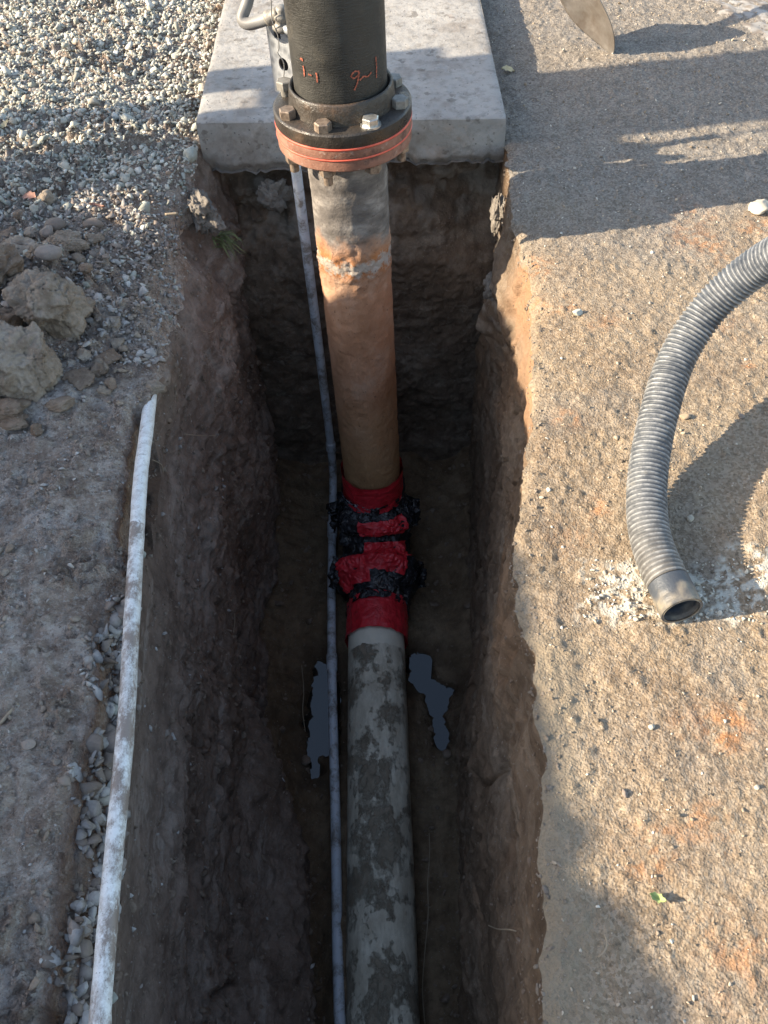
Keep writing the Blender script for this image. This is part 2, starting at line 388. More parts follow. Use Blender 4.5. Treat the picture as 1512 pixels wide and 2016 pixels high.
c1 = m.mix(m.math('MULTIPLY', X, m.ramp(m.noise(60, 6, .7), [(.38, .08), (.62, .8)])), c1, (.34, .345, .345))  # highlights on the ribs put into the colour as pale crests
c1 = m.mix(m.ramp(m.noise(24, 5, .75), [(.60, 0), (.70, .4)]), c1, (.30, .28, .24))
c1 = m.mix(m.attr('mud'), c1, (.36, .30, .21))
m.color(c1).bump([(m.noise(300, 3), .0006)]); HOSE = m.m
m = Mat('galvanised_plate', .42, .5, .6)
m.color(m.mix(m.ramp(m.voro(60, 'F1', 'Distance'), [(.2, 0), (.6, 1)]), (.20, .21, .225), (.36, .375, .39))).bump([(m.noise(200, 3), .0005)]); m.b.inputs['Metallic'].default_value = .25; GALV = m.m
m = Mat('dark_tube_paint', .5, .4); m.color(m.ramp(m.noise(20, 4), [(.3, (.15, .145, .14)), (.7, (.24, .235, .225))])); TUBE = m.m
m = Mat('worn_shovel_steel', .42, .5, .55)
m.color(m.ramp(m.noise(16, 6, .7), [(.3, (.13, .105, .085)), (.55, (.22, .20, .18)), (.75, (.31, .29, .27))])).rough(m.ramp(m.noise(20, 4), [(.3, .3), (.7, .6)])); SHOV = m.m
m = Mat('ash_wood', .7, .3); m.color(m.ramp(m.noise(30, 4, .6, (6, 6, .4)), [(.3, (.30, .20, .10)), (.7, (.48, .34, .19))])); WOOD = m.m
m = Mat('weathered_board', .85, .2); m.color(m.ramp(m.noise(20, 5, .6, (8, 8, .5)), [(.3, (.20, .16, .12)), (.7, (.36, .31, .25))])); BOARD = m.m
m = Mat('muddy_water', .02, .6); m.color((.012, .010, .008)); m.b.inputs['IOR'].default_value = 1.5
m.bump([(m.noise(14, 2), .0006)]); WATER = m.m
m = Mat('grass_blade', .6, .3); m.color(m.ramp(m.attr('rnd'), [(0, (.085, .10, .035)), (1, (.20, .21, .09))])); GRASS = m.m
m = Mat('dry_root', .9, .2); m.color((.30, .24, .17)); ROOT = m.m
def leafm(name, a, b):
    m = Mat(name, .7, .3); m.color(m.ramp(m.noise(90, 4), [(.3, a), (.7, b)])); return m.m
LRED = leafm('red_leaf', (.26, .12, .085), (.40, .23, .17)); LYEL = leafm('tan_leaf', (.45, .36, .20), (.60, .52, .33)); LGRN = leafm('green_leaf', (.24, .30, .10), (.36, .42, .18))

# ------------------------------------------------------------------ the ground and the trench, one continuous section
def curve(pts, Z=0.0):
    q = np.array([G(x, y, Z) for x, y in pts]); o = np.argsort(q[:, 1]); q = q[o]
    return lambda Y: np.interp(Y, q[:, 1], q[:, 0])
RE = curve([(1000, 310), (1008, 386), (1013, 434), (1026, 470), (1038, 520), (1047, 598), (1052, 640), (1047, 700), (1047, 750), (1052, 791), (1043, 850), (1031, 900), (1024, 960), (1020, 1039), (1017, 1123), (1020, 1191), (1026, 1250), (1045, 1280), (1054, 1320), (1053, 1381), (1060, 1434), (1066, 1490), (1064, 1560), (1062, 1648), (1074, 1725), (1074, 1826), (1068, 1907), (1068, 2016)])
LE = curve([(388, 300), (352, 400), (345, 470), (350, 525), (338, 600), (334, 638), (331, 687), (317, 730), (300, 767), (290, 850), (280, 940), (265, 1148), (250, 1396), (217, 1757), (201, 1955), (196, 2016)])
FLZ = -1.225
LB = curve([(535, 905), (555, 1000), (556, 1130), (518, 1250), (522, 1450), (548, 1600), (568, 1750), (565, 2016)], FLZ)
RB = curve([(925, 905), (925, 1300), (905, 1500), (918, 1900), (920, 2016)], FLZ)
YE = 2.15                                   # far end of the trench, under the slab's front edge
def geo_steps(a, f, total):
    out = [0.0]; s = a
    while out[-1] < total: out.append(out[-1]+s); s *= f
    return np.array(out)
dxl = np.r_[np.arange(0, .78, .0042), .78+geo_steps(.006, 1.28, 45)[1:]]
dxr = np.r_[np.arange(0, 1.02, .0042), 1.02+geo_steps(.006, 1.28, 45)[1:]]
rows = np.r_[-geo_steps(.006, 1.25, 45)[::-1][:-1], np.arange(0, 3.08, .0042), 3.08+geo_steps(.006, 1.28, 60)[1:]]
NW, NF = 190, 110
nl, nr = len(dxl), len(dxr)
Yr = rows[:, None]
le = LE(np.clip(rows, .13, 2.06)); re_ = RE(np.clip(rows, .13, 2.1)); lb = LB(rows); rb = RB(rows)
rr = np.stack([np.zeros_like(rows), rows, np.zeros_like(rows)], 1)
le = le+(fbm(rr, .045, 3, 31)*.013+fbm(rr, .16, 2, 34)*.014)*ss(1.22, 1.4, rows)*(1-ss(2.0, 2.1, rows))+fbm(rr, .4, 2, 33)*.004
re_ = re_+fbm(rr, .06, 3, 32)*.005+fbm(rr, .018, 2, 38)*.0028
le = le-.009*(1-ss(1.18, 1.24, rows))
gate = ss(-1.5, -1.3, rows)*(1-ss(2.45, 2.6, rows))         # the trench closes behind the camera and under the slab
depth = FLZ*gate
T = np.linspace(0, 1, NW)[None, :]
Xl = le[:, None]-dxl[::-1][None, :]
Xr = re_[:, None]+dxr[None, :]
bank = ss(1.30, 1.6, rows)[:, None]                             # the left back corner has slumped into a bank
tw = T**1.0
Xwl = le[:, None]+(lb-le)[:, None]*(tw**1.3)+bank*.075*np.sin(np.clip(T*4.2, 0, 1)*math.pi/2)*(1-T)
Xwr = re_[:, None]+(rb-re_)[:, None]*(tw**1.3)
Xf = lb[:, None]+(rb-lb)[:, None]*np.linspace(0, 1, NF+2)[1:-1][None, :]
def P3(Xa, Za):
    return np.stack([Xa, np.broadcast_to(Yr, Xa.shape), Za], -1)
def pts2(Xa): return P3(Xa, np.zeros_like(Xa))
# left ground height
pl = pts2(Xl); wl = np.broadcast_to(dxl[::-1][None, :], Xl.shape); Yl = pl[..., 1]
near = 1-ss(2.5, 6, np.abs(Xl)+np.abs(Yl-1.5)*.6)
gz = fbm(pl, .5, 3, 1)*.012+fbm(pl, .11, 3, 2)*.007+fbm(pl, .028, 3, 3)*.0035*near+ridged(pl, .07, 2, 4)*.003
pat = ss(-.15, .35, fbm(pl, .22, 3, 78))
crumb = np.clip(fbm(pl+fbm(pl, .03, 2, 9)[..., None]*.01, .019, 3, 79)-.05, 0, 1)
gz += (crumb*.026*(.35+.65*pat)+np.tanh(vnoise(pl/.045+fbm(pl, .03, 2, 19)[..., None]*.4, 80)*4)*.0055*(.3+.7*pat))*near
gz += ridged(pl*np.array((1, .55, 1)), .05, 2, 81)*.0035*near+fbm(pl, .012, 2, 82)*.0016*near
gz -= .016*np.exp(-wl/.014)
groove = (1-ss(.022, .045, wl-.0))*(1-ss(1.14, 1.24, Yl))
gz -= groove*.018
gw = .05+.02*vnoise(pl/.12, 21)
g2 = (1-ss(gw*.9, gw*1.25, wl))*(1-ss(.66, .82, Yl)); gz -= g2*.038
g3 = (1-ss(.017, .024, wl-.006+.009*fbm(pl, .04, 3, 5)))*ss(.86, .93, Yl)*(1-ss(1.12, 1.2, Yl)); gz -= g3*.085
gz += ss(.05, .16, wl)*(1-ss(.3, .55, wl))*.015*(1-ss(1.1, 1.4, Yl))
gz -= (.05*np.exp(-wl/.07)+.035*np.exp(-wl/(.022+.012*vnoise(pl/.06, 37))))*bank*(1-ss(1.95, 2.1, Yl))
gz += .055*np.exp(-(((pl[..., 0]+.74)/.13)**2+((Yl-1.45)/.2)**2))
Zl = gz
umber = np.clip(g2*.5+g3+ss(.55, .8, fbm(pl, .14, 3, 41))*.5, 0, 1)  # dark brown tone in the two grooves and in scattered patches
# right pavement height
pr = pts2(Xr); wr_ = np.broadcast_to(dxr[None, :], Xr.shape); Yrr = pr[..., 1]
grit = np.clip(fbm(pr, .013, 2, 52), -.2, 1)
Zr = fbm(pr, .4, 2, 50)*.004+fbm(pr, .06, 3, 51)*.0022+grit*.0024+np.clip(vnoise(pr/.016, 58)-.3, 0, 1)*.0032+np.clip(vnoise(pr/.009, 59)-.2, 0, 1)*.003-.014*np.exp(-wr_/.012)*(.6+.6*vnoise(pr/.05, 53))
rut = 1-ss(.0, .09, np.abs(wr_-.075+.02*vnoise(pr/.3, 56)-.02)); Zr -= rut*.004*(Yrr < 1)
Zr = Zr-.02*np.exp(-wr_/.05)*ss(1.25, 1.4, Yrr)*(1-ss(1.7, 1.8, Yrr))*0.8
# walls and floor
pf = pts2(Xf)
PIPE_X, PIPE_Z, PIPE_R = -.091, -1.13, .084
mound = np.exp(-((Xf-PIPE_X)/.11)**2)*.035+np.exp(-((Xf-lb[:, None])/.07)**2)*.05+np.exp(-((Xf-rb[:, None])/.05)**2)*.05
mound += np.exp(-((Xf+.19)/.05)**2)*.07*(1-ss(.5, 1.0, np.broadcast_to(Yr, Xf.shape)))
mound += ss(1.55, 2.0, np.broadcast_to(Yr, Xf.shape))*.03
Zf = FLZ+mound+fbm(pf, .13, 3, 61)*.012+fbm(pf, .035, 3, 62)*.005+.012
pud_l = [(622, 1300), (640, 1312), (662, 1308), (668, 1400), (664, 1485), (630, 1492), (628, 1535), (606, 1540), (604, 1480), (598, 1430), (610, 1400), (611, 1360), (617, 1340)]
pud_r = [(805, 1290), (853, 1283), (850, 1345), (872, 1350), (890, 1355), (885, 1378), (876, 1400), (886, 1440), (887, 1488), (868, 1480), (855, 1450), (842, 1400), (832, 1370), (800, 1338)]
WZ = FLZ+.004
def inpoly(poly, x, y):
    P = np.array([G(a, b, WZ)[:2] for a, b in poly]); ins = np.zeros(x.shape, bool); dmin = np.full(x.shape, 9.)
    for i in range(len(P)):
        a, b = P[i], P[(i+1) % len(P)]
        c = ((a[1] > y) != (b[1] > y)) & (x < (b[0]-a[0])*(y-a[1])/(b[1]-a[1]+1e-12)+a[0]); ins ^= c
        e = b-a; t = np.clip(((x-a[0])*e[0]+(y-a[1])*e[1])/e.dot(e), 0, 1)
        dmin = np.minimum(dmin, np.hypot(x-a[0]-t*e[0], y-a[1]-t*e[1]))
    return np.where(ins, -dmin, dmin)
Yf = np.broadcast_to(Yr, Xf.shape)
wet = np.zeros(Xf.shape)
for poly in (pud_l, pud_r):
    sd = inpoly(poly, Xf, Yf)+fbm(pf, .035, 4, 66)*.011
    wet = np.maximum(wet, 1-ss(.0, .07, sd+fbm(pf, .05, 3, 67)*.02)); k = 1-ss(-.006, .012, sd)
    Zf = Zf*(1-k)+(WZ-.012)*k
    wide = 1-ss(.01, .08, sd); Zf = np.where(wide > 0, np.maximum(Zf*(1-wide*.6)+(WZ+.008)*wide*.6, WZ+.003), Zf)*(1-k)+Zf*k
Zf = Zf*gate[:, None]
Zwl = Zl[:, -1:]+(Zf[:, :1]-Zl[:, -1:])*T; Zwr = Zr[:, :1]+(Zf[:, -1:]-Zr[:, :1])*T
ALL = np.concatenate([P3(Xl, Zl), P3(Xwl, Zwl)[:, 1:], P3(Xf, Zf), P3(Xwr, Zwr)[:, ::-1][:, :-1], P3(Xr, Zr)], 1)
c0, c1_, c2_, c3 = nl-1, nl-1+NW-1, nl+NW-1+NF, nl+NW-1+NF+NW-1
# wall relief, pushed along X and a little along Z
W = ALL[:, c0:c1_+1]; env = (np.sin(np.clip(T, 0, .5)*math.pi)**.35)*gate[:, None]
st = np.array((1, 2.2, 1.0))
def relief(p, s):
    a = fbm(p/st, .22, 2, 70+s)*.024
    a += fbm(p, (.05, .12, .05), 4, 81+s, .6)*.009
    blocks = vnoise(p/np.array((.09, .14, .07))+fbm(p, .05, 2, 5+s)[..., None]*.5, 90+s)
    a += np.tanh(blocks*9)*.006*ss(-.2, .3, vnoise(p/.3, 88+s))
    a -= np.clip(ridged(p+fbm(p, .06, 2, 87+s)[..., None]*.04, (.12, .2, .10), 1, 85+s)-.95, 0, 1)*.22*ss(0, .4, vnoise(p/.25, 84+s))
    a += ridged(p, (.02, .028, .02), 3, 83+s)*.0022
    a += np.clip(ridged(p+fbm(p, .1, 2, 8)[..., None]*.05, (.3, .45, .22), 1, 96+s)-.9, 0, 1)*-.2
    a += fbm(p, .02, 3, 99+s)*.0042+np.clip(fbm(p, .03, 2, 94+s)-.3, 0, 1)*.010
    return a
dL = relief(W, 0)
tt = np.broadcast_to(T, dL.shape); Yw = np.broadcast_to(Yr, dL.shape)
ledge = np.exp(-((tt-.74-.05*vnoise(W/.3, 7))/.09)**2)*(1-ss(.5, 1.2, Yw))*.07+ss(.58, .72, tt)*(1-ss(.72, .97, tt))*.05*(1-ss(.9, 1.3, Yw))
hollow = np.exp(-(((tt-.80)/.1)**2+((Yw-1.12)/.13)**2))*.06
W[..., 0] += (dL+ledge-hollow)*env*np.where(Yw < 1.26, ss(0, .14, tt), 1); W[..., 2] += fbm(W, .05, 2, 14)*.008*env
Wr = ALL[:, c2_:c3+1]; Tr = T[:, ::-1]; envr = (np.sin(np.clip(Tr, 0, .5)*math.pi)**.35)*gate[:, None]
dR = relief(Wr+5, 3)*.8; trr = np.broadcast_to(Tr, dR.shape)
ledr = np.exp(-((trr-.12)/.05)**2)*.03*ss(1.2, 1.45, Yw)*(1-ss(1.75, 1.9, Yw))
bulge = np.exp(-(((trr-.60)/.2)**2+((Yw-.45)/.3)**2))*.04+np.exp(-(((trr-.28)/.07)**2+((Yw-1.80)/.06)**2))*.07
Wr[..., 0] -= (dR+ledr+bulge)*envr; Wr[..., 2] += fbm(Wr, .05, 2, 15)*.006*envr
# the floor follows the feet of both walls
Fl = ALL[:, c1_:c2_+1]; fx = np.linspace(0, 1, Fl.shape[1])[None, :]
Fl[..., 0] += 0
eL = (W[:, -1, 0]-lb)[:, None]; eR = (Wr[:, 0, 0]-rb)[:, None]
inner = ALL[:, c1_+1:c2_, 0]; gx = np.linspace(0, 1, inner.shape[1])[None, :]
ALL[:, c1_+1:c2_, 0] = inner+eL*np.exp(-gx/.12)+eR*np.exp(-(1-gx)/.12)
wz_ = (W[:, -1, 2]-Zf[:, 0])[:, None]; wzr = (Wr[:, 0, 2]-Zf[:, -1])[:, None]
ALL[:, c1_+1:c2_, 2] += wz_*np.exp(-gx/.05)+wzr*np.exp(-(1-gx)/.05)
# masks
paveP = ALL[:, c3:]
Xa, Ya = paveP[..., 0], paveP[..., 1]
grey = np.clip(ss(1.38, 1.95, Ya+fbm(paveP, .2, 3, 101)*.16)+ss(.3, .8, fbm(paveP, .16, 3, 104))*.35, 0, 1)
rust = np.zeros_like(Xa)
for (px, py, r, a) in [(1425, 1425, .035, .8), (1360, 1430, .02, .35), (1050, 520, .03, .9), (1060, 590, .025, .6), (1365, 420, .045, .45), (1385, 480, .045, .55), (1350, 460, .05, .3), (1115, 830, .022, .6), (1180, 1000, .02, .7), (1190, 640, .03, .35), (1470, 720, .012, .8), (1295, 1650, .03, .45), (1380, 1620, .03, .5), (1270, 1690, .022, .6), (1455, 1890, .04, .5), (1110, 600, .03, .5), (1130, 1060, .03, .3), (1420, 640, .04, .3), (1500, 450, .04, .6)]:
    c = G(px, py); rust = np.maximum(rust, a*np.exp(-((np.hypot(Xa-c[0], Ya-c[1])+fbm(paveP, .03, 2, 120)*r*.45)/r)**2))
rust *= .85*ss(-.35, .45, fbm(paveP, .011, 3, 121, .7))
pa, pb = G(1150, 1150), G(1520, 1150); y0 = G(1300, 1222)[1]; y1 = G(1300, 1100)[1]
inb = ss(pa[0]-.02, pa[0]+.02, Xa+fbm(paveP, .05, 2, 130)*.02)*ss(y0-.008, y0+.008, Ya+fbm(paveP, .04, 2, 131)*.012)*(1-ss(y1-.02, y1+.02, Ya+fbm(paveP, .04, 2, 132)*.02))
paint = inb*ss(-.07, .08, fbm(paveP, .011, 3, 133)+fbm(paveP, .05, 2, 134)*.3-.05)
kerbpaint = 0
clay = np.clip((1-ss(.0, .10, np.broadcast_to(dxr[None, :], Xa.shape)+fbm(paveP, .08, 3, 140)*.04))*(1-ss(.55, .85, Ya))*.85+np.exp(-np.broadcast_to(dxr[None, :], Xa.shape)/.015)*.5, 0, 1)*(Ya < 1.7)

def slab_obj(name, a, b, mat, attrs, r0=0, r1=None):
    S = ALL[r0:r1, a:b+1]; r, c, _ = S.shape
    o = mesh_obj(name, S.reshape(-1, 3), grid_faces(r, c), mat, attrs={k: v.reshape(-1) for k, v in attrs.items()}); return tag(o, kind='structure')
clayW = np.clip((1-ss(.02, .16, trr+.05*vnoise(Wr/.06, 150)))*ss(1.0, 1.2, Yw)*(1-ss(1.55, 1.7, Yw))*.9+ss(.2, .6, fbm(Wr, .15, 3, 151))*.2, 0, 1)
paleW = np.clip(np.exp(-((trr-.2)/.08)**2)*ss(1.65, 1.72, Yw)*.5, 0, 1)*ss(-.1, .3, fbm(Wr, .03, 2, 155))
zW = np.zeros(W.shape[:2])
paleL = ss(.55, .8, fbm(W, .06, 3, 156))*.35*(tt < .3)*ss(1.3, 1.5, Yw)
slab_obj('dirt_ground', 0, c0, DIRT, dict(umber=umber))
slab_obj('trench_wall', c0, c1_, WALL, dict(clay=zW, pale=paleL))
zF = np.zeros((len(rows), c2_-c1_+1)); wetF = zF.copy(); wetF[:, 1:1+wet.shape[1]] = wet
slab_obj('trench_floor', c1_, c2_, FLOOR, dict(clay=zF, pale=zF, wet=wetF))
slab_obj('trench_wall', c2_, c3, WALLR, dict(clay=clayW, pale=paleW))
slab_obj('pavement', c3, ALL.shape[1]-1, PAVE, dict(grey=grey, rust=rust, paint=paint, clay=clay))
# end wall under the slab
nx, nz = 190, 230
xs = np.linspace(-.52, .32, nx); zs = np.linspace(-.035, FLZ-.05, nz)
E = np.stack(np.broadcast_arrays(xs[None, :], YE+0*xs[None, :], zs[:, None]), -1).astype(float).copy()
up = 1-ss(-.5, -.1, -E[..., 2]*0+E[..., 2]*-1)*0
topz = ss(-.42, -.12, E[..., 2])
E[..., 1] += fbm(E, .2, 3, 160)*.02+fbm(E, .04, 3, 161)*(.004+.012*topz)+np.tanh(vnoise(E/.045, 163)*4)*.016*topz+fbm(E, .014, 2, 162)*.004+.06*topz-.03*(1-topz)
stones = ss(.1, .5, fbm(E, .05, 2, 165))*topz*.8
tag(mesh_obj('trench_wall', E.reshape(-1, 3), grid_faces(nz, nx)[:, ::-1], WALLE, attrs=dict(clay=np.zeros(nx*nz), pale=stones.reshape(-1)*.6)), kind='structure')
# puddles
for poly in (pud_l, pud_r):
    c = np.mean([G(a, b, WZ) for a, b in poly], axis=0)
    V = [c+(G(a, b, WZ)-c)*1.0+(G(a, b, WZ)-c)/np.linalg.norm(G(a, b, WZ)-c)*.014 for a, b in poly]
    tag(mesh_obj('puddle', V, [tuple(range(len(V)))], WATER, smooth=False), kind='structure')

from bisect import bisect
def zat(x, y):
    i = min(max(int(np.searchsorted(rows, y)), 1), len(rows)-1)
    r = ALL[i]; 
    if x < le[i]: return float(np.interp(x, r[:c0+1, 0], r[:c0+1, 2]))
    if x > re_[i]: return float(np.interp(x, r[c3:, 0], r[c3:, 2]))
    return float(np.interp(x, r[c1_:c2_+1, 0], r[c1_:c2_+1, 2]))

# ------------------------------------------------------------------ loose stones (uncountable)
PROTO = [rock(2 if k % 2 else 1, 100+k, (1, .62+.08*(k % 3), .38+.09*(k % 4)), 14, .12, 0, .26) for k in range(16)]
PROTO = [(v/np.abs(v[:, 0]).max()*np.array((1, 1, 1)), f) for v, f in PROTO]
def scatter(name, n, sampler, size, mat, sink=.25, kind='stuff', flat=True):
    Vs = []; Fs = []; At = []; b = 0; r = np.random.default_rng(abs(hash(name)) % 1000 if False else len(name)*7+n)
    for k in range(n):
        q = sampler(r)
        if q is None: continue
        x, y = q[:2]; s = size(r)*(q[2] if len(q) > 2 else 1); V, F = PROTO[r.integers(16)]
        a = r.uniform(0, 6.28); tl = r.normal(0, .35, 2); ca, sa = math.cos(a), math.sin(a)
        R = np.array([[ca, -sa, 0], [sa, ca, 0], [tl[0], tl[1], 1]])
        v = (V@R.T)*s; v = v+np.array((x, y, zat(x, y)+s*.55*(1-sink*2)+ (q[3] if len(q) > 3 else 0)))
        Vs.append(v); Fs.append(F+b); At.append(np.full(len(v), r.random())); b += len(v)
    o = mesh_obj(name, np.vstack(Vs), np.vstack(Fs), mat, smooth=False, attrs=dict(rnd=np.concatenate(At)))
    return tag(o, kind=kind)
def gs(r):
    x = r.uniform(-1.5, -.44); y = r.uniform(1.5, 3.2)
    if x > -.474 and y > 2.1: return None
    lim = 1.93+.06*math.sin(x*9)+r.normal(0, .07)
    if y < lim and r.random() > .22: return None
    return (x, y)
scatter('gravel', 27000, gs, lambda r: min(.017, max(.003, r.lognormal(-5.27, .4))), GRAV, .2)
def g2s(r):
    y = r.uniform(1.3, 1.95); x = LE(y)-abs(r.normal(0, .22))-.01
    return (x, y)
scatter('loose_grit', 3200, g2s, lambda r: max(.002, min(.014, r.lognormal(-5.5, .5))), DSTONE, .2)
def g3s(r):
    y = r.uniform(.0, 1.35); x = LE(y)-abs(r.uniform(.015, .5))
    return (x, y) if r.random() < (.9 if vnoise(np.array([x, y, 0])/.12, 44) > .05 else .12) else None
scatter('loose_grit', 2600, g3s, lambda r: max(.0013, min(.008, r.lognormal(-6.1, .45))), DSTONE, .15)
def g7s(r):
    y = r.uniform(.0, 1.7); x = LE(y)-abs(r.uniform(.012, .55))
    return (x, y) if vnoise(np.array([x, y, 0])/.09, 47) > -.1 or r.random() < .1 else None
scatter('dirt_crumbs', 1500, g7s, lambda r: max(.002, min(.014, r.lognormal(-5.45, .5))), CLOD, .12)
def g4s(r):
    y = r.uniform(.0, .78); x = LE(y)-r.uniform(.014, .058+.014*math.sin(y*31)+.008*math.sin(y*83))
    return (x, y)
scatter('groove_gravel', 1300, g4s, lambda r: max(.002, min(.016, r.lognormal(-5.15, .5))), DSTONE, .05)
def g5s(r):
    y = r.uniform(0, 2.9); x = RE(min(y, 2.05))+r.uniform(.01, 1.3)
    if y > 2.04 and x < .32: return None
    return (x, y)
scatter('pavement_grit', 11000, g5s, lambda r: max(.0012, min(.006, r.lognormal(-6.4, .42))), TGRIT, .3)
def g6s(r):
    q = G(r.uniform(1150, 1540), r.uniform(1100, 1222)); return (q[0], q[1])
scatter('paint_flakes', 380, g6s, lambda r: max(.0014, min(.0055, r.lognormal(-6.0, .35))), WGRIT, .3)

def embed(name, S, n, size, mat, imin=0, bias=None):
    r = np.random.default_rng(n); Vs = []; Fs = []; At = []; b = 0
    rr0, rr1 = np.searchsorted(rows, .1), np.searchsorted(rows, 2.12)
    for k in range(n):
        i = r.integers(rr0, rr1); j = int(r.beta(*(bias or (1.0, 1.2)))*(S.shape[1]-3))+1
        p = S[i, j]; s_ = size(r); V, F = PROTO[r.integers(16)]; V = V@rotm(r).T*s_+p; Vs.append(V); Fs.append(F+b); At.append(np.full(len(V), r.random())); b += len(V)
    return tag(mesh_obj(name, np.vstack(Vs), np.vstack(Fs), mat, smooth=False, attrs=dict(rnd=np.concatenate(At))), kind='stuff')
embed('wall_grit', ALL[:, c0:c1_+1], 3600, lambda r: max(.0012, min(.012, r.lognormal(-5.9, .6))), CLOD2)
embed('wall_stones', ALL[:, c0:c1_+1], 420, lambda r: max(.0015, min(.010, r.lognormal(-5.7, .5))), DSTONE)
embed('wall_grit', ALL[:, c2_:c3+1][:, ::-1], 1500, lambda r: max(.0012, min(.008, r.lognormal(-6.2, .5))), CLOD2)
embed('floor_clumps', ALL[:, c1_:c1_+30], 130, lambda r: max(.003, min(.02, r.lognormal(-4.9, .5))), CLOD2, bias=(1, 1))
embed('floor_clumps', ALL[:, c2_-26:c2_+1], 130, lambda r: max(.003, min(.018, r.lognormal(-5.0, .5))), CLOD2, bias=(1, 1))
embed('lip_crumbs', ALL[:, c3-5:c3+9], 800, lambda r: max(.0015, min(.007, r.lognormal(-6.1, .5))), CLOD, bias=(1, 1))
embed('lip_crumbs', ALL[:, c0-10:c0+3], 420, lambda r: max(.0015, min(.008, r.lognormal(-5.9, .5))), CLOD, bias=(1, 1))
embed('floor_grit', ALL[:, c1_:c2_+1], 500, lambda r: max(.0015, min(.010, r.lognormal(-5.9, .5))), CLOD2, bias=(1, 1))

# ------------------------------------------------------------------ concrete slab
ca = G(385, 240, .065); cb = G(997, 230, .065)
SZ, SB = .065, -.052
def slab():
    nx, ny, nzz = 200, 330, 30; L = 1.55
    u = np.linspace(0, 1, nx)
    ex = cb[:2]-ca[:2]; fr = ca[:2][None]+u[:, None]*ex[None]
    V = []; F = []; b = 0
    def sheet(fn, a, c, flip=False):
        nonlocal b
        A, C = np.meshgrid(np.linspace(0, 1, a), np.linspace(0, 1, c), indexing='ij'); S = fn(A, C)
        f = grid_faces(a, c, b); V.append(S.reshape(-1, 3)); F.append(f[:, ::-1] if flip else f); b += a*c
    bl = lambda C: ca[0]+0*C
    def P(A, t, z):                     # A across, t metres back from the front edge, z
        return np.stack([ca[0]+A*(cb[0]-ca[0])+0*t, ca[1]+A*(cb[1]-ca[1])+t, z], -1)
    def low(A): 
        q = np.stack([A*3, A*0, A*0], -1); return SB-.022*ss(.0, .2, .35-np.abs(A-.2))+fbm(q, .25, 3, 171)*.008+fbm(q, .05, 2, 172)*.006
    r = .010
    def top(A, C):
        t = (C**1.6)*L; z = SZ-r*np.exp(-t/.006)*.5 - .004*np.exp(-np.minimum(A, 1-A)/.01); p = P(A, t, z); p[..., 2] += fbm(p, .25, 3, 173)*.002+fbm(p, .02, 2, 174)*.0006; return p
    def front(A, C):
        zt = SZ-r*.5; z = zt+(low(A)-zt)*C; p = P(A, 0*A, z); p[..., 1] += -.003*np.sin(C*3.14)+fbm(p, .05, 3, 175)*.003*np.clip(C*6, 0, 1); p[..., 1] += .01*ss(.8, 1, C); return p
    def side(x):
        def fn(A, C):
            z = SZ-.004+(SB-SZ)*C; return np.stack([x+0*A, (ca[1] if x < 0 else cb[1])+A*L, z], -1)
        return fn
    sheet(top, nx, ny, True); sheet(front, nx, nzz); 
    sheet(side(ca[0]), 60, 8); sheet(side(cb[0]), 60, 8, True)
    sheet(lambda A, C: P(A, C*L, low(A)*(1-C)+SB*C), 60, 20)
    sheet(lambda A, C: P(A, L+0*C, SZ+(SB-SZ)*C), 20, 5, True)
    V = np.vstack(V)
    dirt = np.clip((1-ss(SB-.01, SB+.03, V[:, 2]+fbm(V, .05, 3, 178)*.018))*.7+ss(.45, .8, fbm(V, .07, 3, 179))*.35+.3*ss(.25, .6, fbm(V*np.array((1, 1, 3)), .2, 3, 180))*(V[:, 2] < SZ-.01), 0, 1)
    o = mesh_obj('concrete_slab', V, np.vstack(F), CONC, attrs=dict(dirt=dirt))
    tag(o, 'pale grey cast concrete slab standing over the far end of the trench', 'concrete slab')
slab()

# ------------------------------------------------------------------ the pipe line: coated riser, flanges, steel riser, wrapped elbow, muddy pipe
RX, RY = -.084, 1.75
pipe = thing('pipeline', 'riser pipe with bolted flanges dropping into a red taped bend and muddy grey pipe', 'pipe', loc=(RX, RY, -1.2))
def part(name, VF, mat, parent=None, smooth=True, attrs=None, label=None):
    V, F = VF; parent = parent or pipe
    off = np.array(origin_of(parent)); o = mesh_obj(name, np.asarray(V)-off, F, mat, parent, smooth, attrs)
    if label: o['label'] = label
    return o
def origin_of(p):
    o = np.zeros(3)
    while p is not None: o = o+np.array(p.location[:]); p = p.parent
    return o
def autosmooth(o, ang=35):
    me = o.data
    bm = bmesh.new(); bm.from_mesh(me)
    for e in bm.edges:
        if len(e.link_faces) == 2 and e.calc_face_angle(0) > math.radians(ang): e.smooth = False
    bm.to_mesh(me); bm.free(); return o
c = (RX, RY, 0)
FT, FBm = .282, .206
up_p = part('coated_pipe', lathe([(.0915, .29), (.0925, .31), (.093, .45), (.0935, .7), (.094, 1.1), (.094, 1.9), (.08, 1.9)], c, 128), BITU)
hub = part('coating_collar', lathe([(.106, FT-.002), (.106, .30), (.1035, .318), (.1015, .322), (.0985, .3215), (.0965, .316), (.094, .3125), (.0925, .311)], c, 128), IRON)
fl = part('upper_flange', lathe([(.08, .2535), (.1385, .2535), (.1397, .2555), (.1397, FT-.004), (.1375, FT-.001), (.135, FT), (.108, FT), (.106, .300), (.1, .302), (.08, .302)], c, 160), IRON); autosmooth(fl)
g1 = part('gasket', lathe([(.08, .2495), (.1400, .2495), (.1404, .2515), (.1400, .2535), (.08, .2535)], c, 160), GASK)
mf = part('spacer_ring', lathe([(.08, .2315), (.1388, .2315), (.1393, .2335), (.1393, .2480), (.1388, .2495), (.08, .2495)], c, 160), RUSTF)
